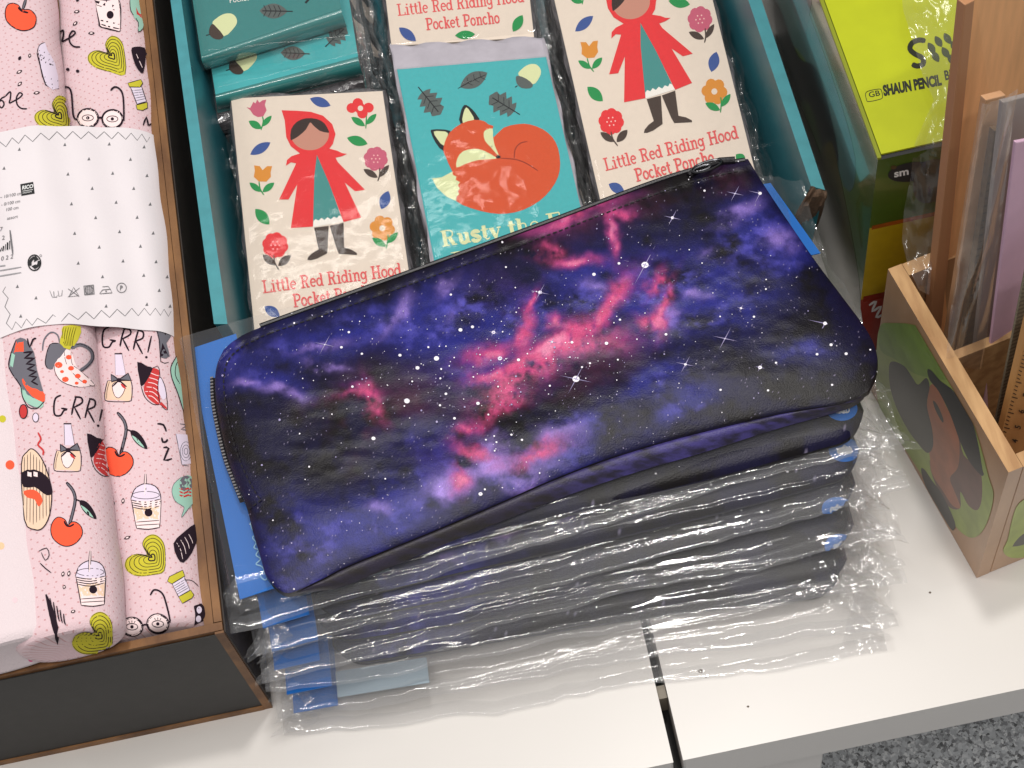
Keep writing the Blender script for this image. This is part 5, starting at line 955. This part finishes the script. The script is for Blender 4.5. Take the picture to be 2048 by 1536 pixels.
def on_face(O, ex, ez, m_, poly, off): n_ = np.cross(ex, ez); n_ /= np.linalg.norm(n_); return [O + ex * u + ez * v + n_ * off for u, v in poly]
# picture patches on the left side face (u towards the viewer, v up), blurred blobs
lay = [0]
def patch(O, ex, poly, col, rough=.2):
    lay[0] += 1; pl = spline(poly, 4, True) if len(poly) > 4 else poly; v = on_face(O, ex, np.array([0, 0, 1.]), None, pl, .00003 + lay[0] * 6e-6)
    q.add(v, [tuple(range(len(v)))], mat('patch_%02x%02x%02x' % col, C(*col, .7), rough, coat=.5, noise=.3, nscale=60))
exl = -dA
L3 = ft(P3, 0)
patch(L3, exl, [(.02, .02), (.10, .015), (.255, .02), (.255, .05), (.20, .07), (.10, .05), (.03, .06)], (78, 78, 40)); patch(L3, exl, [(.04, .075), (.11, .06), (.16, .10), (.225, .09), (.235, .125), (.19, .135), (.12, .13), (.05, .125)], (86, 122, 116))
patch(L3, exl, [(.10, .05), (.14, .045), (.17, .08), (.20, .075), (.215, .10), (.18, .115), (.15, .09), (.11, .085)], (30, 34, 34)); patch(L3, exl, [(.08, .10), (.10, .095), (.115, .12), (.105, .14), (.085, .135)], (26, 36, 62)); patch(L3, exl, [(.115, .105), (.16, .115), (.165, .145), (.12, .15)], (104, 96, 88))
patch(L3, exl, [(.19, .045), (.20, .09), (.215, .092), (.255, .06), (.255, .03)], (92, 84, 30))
P0g = ft(P0, 0); L3g = ft(P3, 0)
patch(P0g, dB, [(.001, .0475), (.055, .0475), (.055, .0525), (.001, .0525)], (176, 52, 34)); patch(P0g, dB, [(.001, .1065), (.06, .1065), (.06, .1095), (.001, .1095)], (190, 96, 24))
# oval badge with letters on the front face
exf = dB; ezf = np.array([0, 0, 1.])
def face_px(O, n_):
    def h(x, y): d = ray(x, y); t = ((O - CAM) @ n_) / (d @ n_); return CAM + d * t
    return h
nf = np.cross(exf, ezf); nf /= np.linalg.norm(nf)
class FInk(Ink):
    def __init__(s, mb, O, n_): super().__init__(mb); s.O = O; s.n_ = n_; s.h = face_px(O, n_)
    def hit(s, x, y, lift):
        p = s.h(x, y) + s.n_ * (lift + .0001); p[2] = min(p[2], s.zmax); return p
    zmax = 9.
fk = FInk(q, P0, nf); fk.ell(1823, 343, 48, 19, M_black, ang=-.16, n=28); font_text(fk, 'sm', (1788, 354), (26, -5.5), (-1, -20), M_pw, .03); fk.ell(1787, 334, 6, 4, mat('print_brownish', C(90, 70, 30, .7), .5), ang=-.1)
fk.fill([(1838, 330), (1880, 318), (1896, 345), (1880, 395), (1845, 405), (1826, 380)], mat('patch_grey_green', C(60, 66, 56, .7), .3, coat=.3), 3)
fk.stroke([(1738, 610), (1752, 602), (1744, 622), (1762, 612), (1752, 634), (1766, 628)], 4.5, M_pw, 3)
q.quad(ft(P0, ZG - .0012), ft(P1, ZG - .0012), ft(P2, ZG - .0012), ft(P3, ZG - .0012), M_black); q.build('carton', gb, smooth=False)
q = MB(); ins = .0018; tl = [P0 + dB * ins + dA * ins, P1 + dA * ins, P2, P3 + dB * ins]; q.hexa([ft(p, ZG - .0011) for p in tl], [ft(p, ZG) for p in tl], M_lime)
ik = Ink(q, z=ZG, off=.00008); ex = np.array([14.2, -3.0]) * 1.05; up = np.array([-5.5, -22.])
M_tx = mat('text_black', C(30, 34, 14, .7), .45)
font_text(ik, 'SHAUN PENCIL', (1768, 191), np.array([20.5, -3.9]) * .82, np.array([-4.5, -28]), M_tx, .055); font_text(ik, 'BE', (1890, 160), np.array([20., -4]) * .9, np.array([-4.5, -26]), M_tx, .03)
font_text(ik, 'GB', (1738, 195), (17.5, -3.5), (-3, -15), M_tx, .012)
bxp = spline([(1733, 184), (1758, 178), (1763, 182), (1765, 193), (1761, 198), (1738, 203), (1733, 199)], 5, True); ik.stroke(bxp, 1.3, M_tx, 0, True)
S_pts = [(1851, 82), (1838, 80), (1824, 86), (1820, 98), (1830, 108), (1845, 116), (1846, 128), (1834, 132), (1824, 128)]; ik.stroke(S_pts, 10.5, M_tx, 3)
for x, y in ((1862, 95), (1876, 82), (1870, 112), (1890, 104), (1894, 76), (1908, 92), (1902, 118), (1925, 72), (1926, 100)): ik.lens((x - 6, y - 10), (x + 8, y + 12), 14, mat('smear_ink', C(54, 66, 30, .7), .5))
q.build('lid', gb, smooth=False, bevel=.0002)
q = MB(); q.hexa([ft(p, ZG - .001) for p in (P0 - dB * .0002, P0 + dB * .0014, P3 + dB * .0014, P3 - dB * .0002)], [ft(p, ZG + .0003) for p in (P0 - dB * .0002, P0 + dB * .0014, P3 + dB * .0014, P3 - dB * .0002)], mat('card_lime_edge', C(150, 160, 26, .7), .4)); q.build('lid_fold', gb, smooth=False)
# ================================================================== wooden box
HW = .106; A = W(2017, 945, HW); Bk = W(1776, 538, HW); Av = A[:2]; dv = (Bk[:2] - Av); Lw = np.linalg.norm(dv); dv /= Lw; dr = np.array([dv[1], -dv[0]])
wb = root('wooden_box', (A[0] + .05, A[1] + .05, 0), 'plywood box with a painted green, black and brown creature pattern, full of rulers', 'box'); wt = .0062
pt = lambda s, t: tuple(Av + dr * s + dv * t)
M_pside = mat('varnished_side', C(190, 146, 106, .95), .32, .5, coat=.3, noise=1, nscale=40, col2=C(176, 132, 94, .9), stretch=(1, 1, .3))
q = MB(); q.prism([pt(0, 0), pt(wt, 0), pt(wt, Lw), pt(0, Lw)], .0002, HW, M_pside, M_wood)
O = np.array([*pt(0, Lw), 0]); exw = np.array([*(-dv), 0])
nl = np.cross(exw, ezf); nl /= np.linalg.norm(nl); wk = FInk(q, O, nl); wk.zmax = HW - .006
def softmat(name, c): return mat(name, C(*c, 1.0), .35, .5, coat=.25, noise=.25, nscale=90)
Zw = lambda p: [(1500 + x / 2.1942, 500 + y / 2.1942) for x, y in p]
wk.fill(Zw([(570, 340), (620, 320), (760, 340), (850, 450), (900, 560), (960, 700), (1010, 850), (1050, 1000), (1070, 1080), (1040, 1200), (990, 1260), (930, 1240), (860, 1150), (700, 900), (600, 760), (560, 640), (555, 480)]), softmat('paint_green', (150, 168, 72)), 4)
wk.fill(Zw([(570, 340), (620, 320), (760, 340), (840, 440), (870, 560), (800, 560), (720, 540), (640, 480), (575, 440)]), softmat('paint_green_dark', (122, 150, 52)), 4)
wk.fill(Zw([(830, 820), (910, 800), (940, 900), (1010, 960), (1020, 1080), (1000, 1140), (960, 1120), (925, 1060), (925, 1130), (880, 1130), (830, 1060), (790, 930)]), softmat('paint_brown_dark', (104, 66, 56)), 4)
wk.fill(Zw([(795, 590), (830, 610), (860, 680), (900, 760), (920, 850), (915, 950), (880, 1000), (900, 1060), (925, 1130), (890, 1120), (850, 1060), (800, 980), (790, 900), (775, 760), (780, 660)]), softmat('paint_rust', (172, 98, 62)), 4)
wk.fill(Zw([(612, 510), (630, 488), (680, 510), (715, 560), (740, 590), (775, 560), (790, 600), (778, 680), (800, 780), (805, 860), (780, 890), (740, 850), (690, 780), (640, 680), (615, 590)]), softmat('paint_charcoal', (42, 41, 38)), 4)
wk.fill(Zw([(780, 525), (800, 530), (840, 575), (900, 620), (940, 680), (980, 760), (1005, 860), (1022, 960), (1028, 985), (1012, 985), (960, 920), (920, 830), (880, 720), (830, 620), (790, 570)]), softmat('paint_black', (22, 22, 26)), 4)
wk.fill(Zw([(805, 660), (825, 680), (850, 740), (845, 755), (815, 700)]), softmat('paint_charcoal', (42, 41, 38)), 3)
wk.fill(Zw([(752, 960), (770, 965), (800, 1010), (850, 1080), (900, 1190), (898, 1225), (880, 1220), (820, 1120), (770, 1030)]), softmat('paint_charcoal', (42, 41, 38)), 3)
q.build('left_panel', wb, smooth=False, bevel=.0005)
q = MB(); q.prism([pt(wt + .0003, 0), pt(.2, 0), pt(.2, wt), pt(wt + .0003, wt)], .0002, HW - .0004, M_pside, M_wood)
wk = FInk(q, np.array([*pt(0, 0), 0]), np.array([*(-dv), 0])); Zr = lambda p: Zw(p)
wk.fill(Zr([(1260, 1070), (1180, 1110), (1150, 1180), (1130, 1270), (1110, 1320), (1150, 1350), (1240, 1340), (1400, 1300), (1400, 1050)]), softmat('paint_green_front', (158, 176, 62)), 3); wk.lens(*Zr([(1150, 1300), (1280, 1220)]), 20, softmat('paint_charcoal', (42, 41, 38)))
q.build('front_panel', wb, smooth=False, bevel=.0005)
q = MB(); q.prism([pt(wt + .0003, Lw - wt), pt(.2, Lw - wt), pt(.2, Lw), pt(wt + .0003, Lw)], .0002, HW - .0004, M_pside, M_wood); q.build('back_panel', wb, smooth=False, bevel=.0005)
tdv = .055; q = MB(); q.prism([pt(wt + .0003, tdv), pt(.2, tdv), pt(.2, tdv + .004), pt(wt + .0003, tdv + .004)], .004, HW - .004, M_wood); q.build('divider', wb, smooth=False, bevel=.0004)
q = MB(); q.prism([pt(wt + .0003, wt), pt(.2, wt), pt(.2, Lw - wt), pt(wt + .0003, Lw - wt)], .0004, .0036, M_wood); q.build('bottom_panel', wb, smooth=False)
# contents
def on_y(x, y, Y):   # point seen at the pixel on the vertical plane Y
    d = ray(x, y); return CAM + d * (Y / d[1])
def board(name, pts, thick, m, label, cat, group=None, nrm=None, art=None, film=None, mark=None):
    """upright board: four (px, py, z) corners, given thickness away from the viewer"""
    P_ = [on_y(*p) for p in pts]; e0 = P_[3] - P_[0]; e1 = P_[2] - P_[1]; P_[3] = P_[3] + e0 * max(0, (P_[3][2] - .006) / -e0[2]) if e0[2] < 0 else P_[3]; P_[2] = P_[2] + e1 * max(0, (P_[2][2] - .006) / -e1[2]) if e1[2] < 0 else P_[2]; n_ = np.cross(P_[1] - P_[0], P_[3] - P_[0]); n_ /= np.linalg.norm(n_)
    if n_ @ (CAM - P_[0]) < 0: n_ = -n_
    c = np.mean(P_, 0); r = root(name, c, label, cat, group); q = MB(); Bq = [p - n_ * thick for p in P_]
    q.add(P_ + Bq, [(0, 1, 2, 3), (7, 6, 5, 4), (0, 4, 5, 1), (1, 5, 6, 2), (2, 6, 7, 3), (3, 7, 4, 0)], m)
    if art: art(q, P_, n_)
    q.build('board' if film is not None else name, r, smooth=False, bevel=.0004)
    if film is not None:
        g, gt, gr_ = film; f = MB(); k1 = lambda u, v: (P_[0] * (1 - u) + P_[1] * u) * (1 - v) + (P_[3] * (1 - u) + P_[2] * u) * v
        GP = np.array([[k1(-g + (1 + g + gr_) * u, -gt + (1 + gt) * v) + n_ * (.0030 + .0022 * (float(fbm(np.array(u * 3. + g * 30), np.array(v * 5.))) - .3)) for v in np.linspace(0, 1, 60)] for u in np.linspace(0, 1, 24)]); f.grid(GP, film_ru); f.build('film_sleeve', r, angle=40)
    return r
film_ru = film_mat('ruler_film', haze=.10, rough=.16, k=.9, base=.01, bscale=30, bump=.3, bdist=.003, tint=(.96, .95, .94, 1), hazecol=(.7, .68, .66, 1))
M_rul = mat('ruler_wood', C(214, 160, 100, .95), .45, noise=1, nscale=50, col2=C(196, 142, 86, .9), stretch=(1, 1, .25)); M_brn = mat('brown_cardboard', C(222, 166, 114, 1.2), .6, noise=.22, nscale=60, stretch=(3, 3, .3), bump=.15, bscale=200); M_brn2 = mat('brown_cardboard_edge', C(176, 126, 88, 1.0), .6)
M_darkr = mat('ruler_wood_shaded', C(120, 96, 70, .8), .5, noise=.4, nscale=200); M_lilac = mat('lilac_card', C(214, 176, 200, .95), .5, noise=.06, nscale=60, bump=.2, bscale=60, bdist=.001); M_mesh = mat('grey_mesh', C(156, 146, 124, .85), .7, noise=.6, nscale=900, stretch=(1, 1, 4))
gr = 'rulers and card strips standing in the wooden box'
def ticks(n=30):
    def f(q, P_, n_):
        for i in range(n):
            v = (i + .5) / n; ln = .26 if i % 5 == 0 else .16; a = (P_[0] * (1 - v) + P_[3] * v); b_ = (P_[1] * (1 - v) + P_[2] * v); w = (P_[3] - P_[0]) / np.linalg.norm(P_[3] - P_[0]) * .0003
            q.add([a + n_ * .0002 - w, a + (b_ - a) * ln + n_ * .0002 - w, a + (b_ - a) * ln + n_ * .0002 + w, a + n_ * .0002 + w], [(0, 1, 2, 3)], M_black)
    return f
# broad brown cardboard sleeve, at the back
board('cardboard_sleeve', [(1943, -60, .391), (2120, -110, .410), (2040, 640, .406), (1870, 680, .388)], .003, M_brn, 'tall brown cardboard sleeve standing at the back of the wooden box', 'cardboard sleeve', gr)
board('wooden_strip', [(1930, 10, .383), (1950, 0, .385), (1880, 690, .384), (1856, 680, .382)], .004, M_brn2, 'dark brown narrow strip along the left edge of the cardboard sleeve', 'strip', gr)
board('ruler', [(1972, 200, .376), (2012, 190, .380), (1936, 700, .378), (1892, 700, .374)], .003, mat('ruler_wood_dull', C(200, 156, 118, 1.05), .5, noise=.2, nscale=60), 'brown wooden ruler in cloudy film just right of the narrow strip', 'ruler', gr)
board('ruler', [(1990, 262, .368), (2024, 255, .372), (1956, 735, .370), (1918, 735, .366)], .003, M_darkr, 'dark wooden ruler with fine tick marks, shaded between two film sleeves', 'ruler', gr, art=ticks(44))  # ruler wood darkened in colour for the shaded gap between the sleeves
board('ruler', [(2006, 205, .360), (2064, 190, .366), (1990, 730, .364), (1946, 735, .358)], .002, mat('ruler_grey', C(160, 150, 146, .8), .4), 'grey ruler in shiny clear film beside the lilac card', 'ruler', gr)
q = MB(); PA = [on_y(1962, 200, .349), on_y(2034, 172, .3495), on_y(1966, 730, .3475), on_y(1886, 720, .347)]
GP = np.array([[(PA[0] * (1 - u) + PA[1] * u) * (1 - v) + (PA[3] * (1 - u) + PA[2] * u) * v + np.array([0, -.002 * math.sin(u * math.pi) - .0035 * abs(2 * float(fbm(np.array(u * 2.2), np.array(v * 3. + u), 2)) - 1), 0]) for v in np.linspace(0, 1, 90)] for u in np.linspace(0, 1, 30)]); q.grid(GP, film_ru)
tag(q.build('clear_sleeve', angle=40), 'crinkled clear plastic sleeve round the rulers, left of the lilac card', 'plastic sleeve')
board('lilac_card', [(2032, 285, .350), (2110, 270, .358), (2030, 780, .355), (1968, 800, .348)], .0015, M_lilac, 'smooth lilac card strip standing at the right of the wooden box', 'card strip', gr)
LILAC = 1
def mesh_art(q, P_, n_):
    for i in range(60):
        v = (i + .5) / 60; a = P_[0] * (1 - v) + P_[3] * v; b_ = P_[1] * (1 - v) + P_[2] * v; w = (P_[3] - P_[0]) / 60 * .22; q.add([a + n_ * .0002 - w, b_ + n_ * .0002 - w, b_ + n_ * .0002 + w, a + n_ * .0002 + w], [(0, 1, 2, 3)], mat('mesh_thread', C(110, 100, 84, .8), .7))
board('mesh_pouch', [(2052, 540, .334), (2120, 520, .340), (2036, 880, .337), (1984, 880, .332)], .0012, M_mesh, 'fine ribbed grey mesh strip between the lilac card and the numbered ruler', 'mesh strip', gr, art=mesh_art)
def num_art(q, P_, n_):
    h = face_px(P_[0], n_)
    class RI(Ink):
        def hit(s, x, y, lift): return h(x, y) + n_ * (.0003)
    ik = RI(q)
    for t, x, y in (('4', 2034, 886), ('5', 2040, 858), ('6', 2047, 827), ('7', 2056, 795)): font_text(ik, t, (x, y), (2, -15.), (-16, -4), M_black, .02)
    for i in range(34): x = 1998 + i * 1.95; y = 884 - i * 7.6; ik.stroke([(x + 2, y), (x + (13 if i % 4 == 0 else 8), y + 3)], 1.7, M_black)
board('ruler', [(2058, 640, .322), (2140, 620, .328), (2070, 925, .328), (1994, 905, .320)], .003, M_rul, 'pale wooden ruler with printed black numbers at the right edge', 'ruler', gr, art=num_art)
# loose clear bag bulging over the lime box
q = MB(); ol = [((1800, -60), (1940, -60), .175), ((1806, 20), (1938, 20), .173), ((1822, 70), (1935, 80), .171), ((1845, 150), (1925, 150), .169), ((1868, 200), (1915, 210), .166), ((1850, 240), (1905, 260), .162), ((1828, 290), (1898, 300), .158), ((1822, 350), (1890, 350), .145), ((1808, 420), (1880, 420), .13), ((1804, 480), (1868, 490), .12), ((1815, 530), (1862, 550), .112), ((1838, 580), (1858, 590), .108)]
rows = []
for (l, r_, z) in ol: rows.append([(l[0] + (r_[0] - l[0]) * t, l[1] + (r_[1] - l[1]) * t, z) for t in np.linspace(0, 1, 20)])
R_ = np.array(rows); idx = np.linspace(0, len(ol) - 1, 90); R2_ = np.stack([np.stack([np.interp(idx, np.arange(len(ol)), R_[:, j, k]) for k in range(3)], -1) for j in range(20)], 1)
zz_ = R2_[..., 2] + (fbm(R2_[..., 0] / 40, R2_[..., 1] / 60, 3) - .5) * .011; q.grid(Wv(R2_[..., :2], zz_), film_ru)
tag(q.build('clear_bag', angle=40), 'loose clear plastic bag draped between the lime box and the wooden box', 'plastic bag')
# ================================================================== light
w = bpy.data.worlds.new('World'); S.world = w; w.use_nodes = True
w.node_tree.nodes['Background'].inputs[0].default_value = (1.0, .985, .97, 1); w.node_tree.nodes['Background'].inputs[1].default_value = .27
def lamp(name, loc, target, size, power, col=(1, .97, .93), sy=None):
    l = bpy.data.lights.new(name, 'AREA'); l.shape = 'RECTANGLE' if sy else 'SQUARE'; l.size = size; l.energy = power; l.color = col
    if sy: l.size_y = sy
    o = bpy.data.objects.new(name, l); COL.objects.link(o); o.location = loc
    o.rotation_euler = (Vector(target) - Vector(loc)).to_track_quat('-Z', 'Y').to_euler(); return o
TG = (.02, .4, .05)
TG = TG
lamp('ceiling_lamp', (.22, .72, 2.3), TG, .15, 18)
lamp('ceiling_lamp', (-.45, .10, 2.3), TG, 1.2, 14, sy=.045)
lamp('ceiling_lamp', (.30, -.45, 2.3), TG, 1.2, 17, (1, .95, .9), sy=.04)
lamp('soft_fill_panel', (.1, -.5, 2.5), TG, 1.6, 6, (1, .98, .96), sy=.6)  # added soft panel, spreads a broad sheen over the film
lamp('ceiling_lamp', (-.2, 2.05, 2.3), TG, .5, .5, (1, .97, .93), sy=.05)  # added weak light behind, mirrored as faint glare on the packet film
lamp('ceiling_lamp', (-1.3, .85, 2.2), TG, .3, 6)
lamp('ceiling_lamp', (1.1, .5, 2.2), TG, .3, 5)
# ================================================================== render
S.render.engine = 'CYCLES'; cy = S.cycles; cy.use_denoising = True; cy.max_bounces = 12; cy.transparent_max_bounces = 32; cy.glossy_bounces = 4; cy.diffuse_bounces = 3
cy.sample_clamp_indirect = 4; cy.caustics_reflective = False; cy.caustics_refractive = False
S.view_settings.view_transform = 'Standard'; S.view_settings.look = 'None'; S.view_settings.exposure = -.06; S.view_settings.gamma = 1; S.view_settings.use_curve_mapping = False
for o in S.objects:
    if '_w' in o: del o['_w']
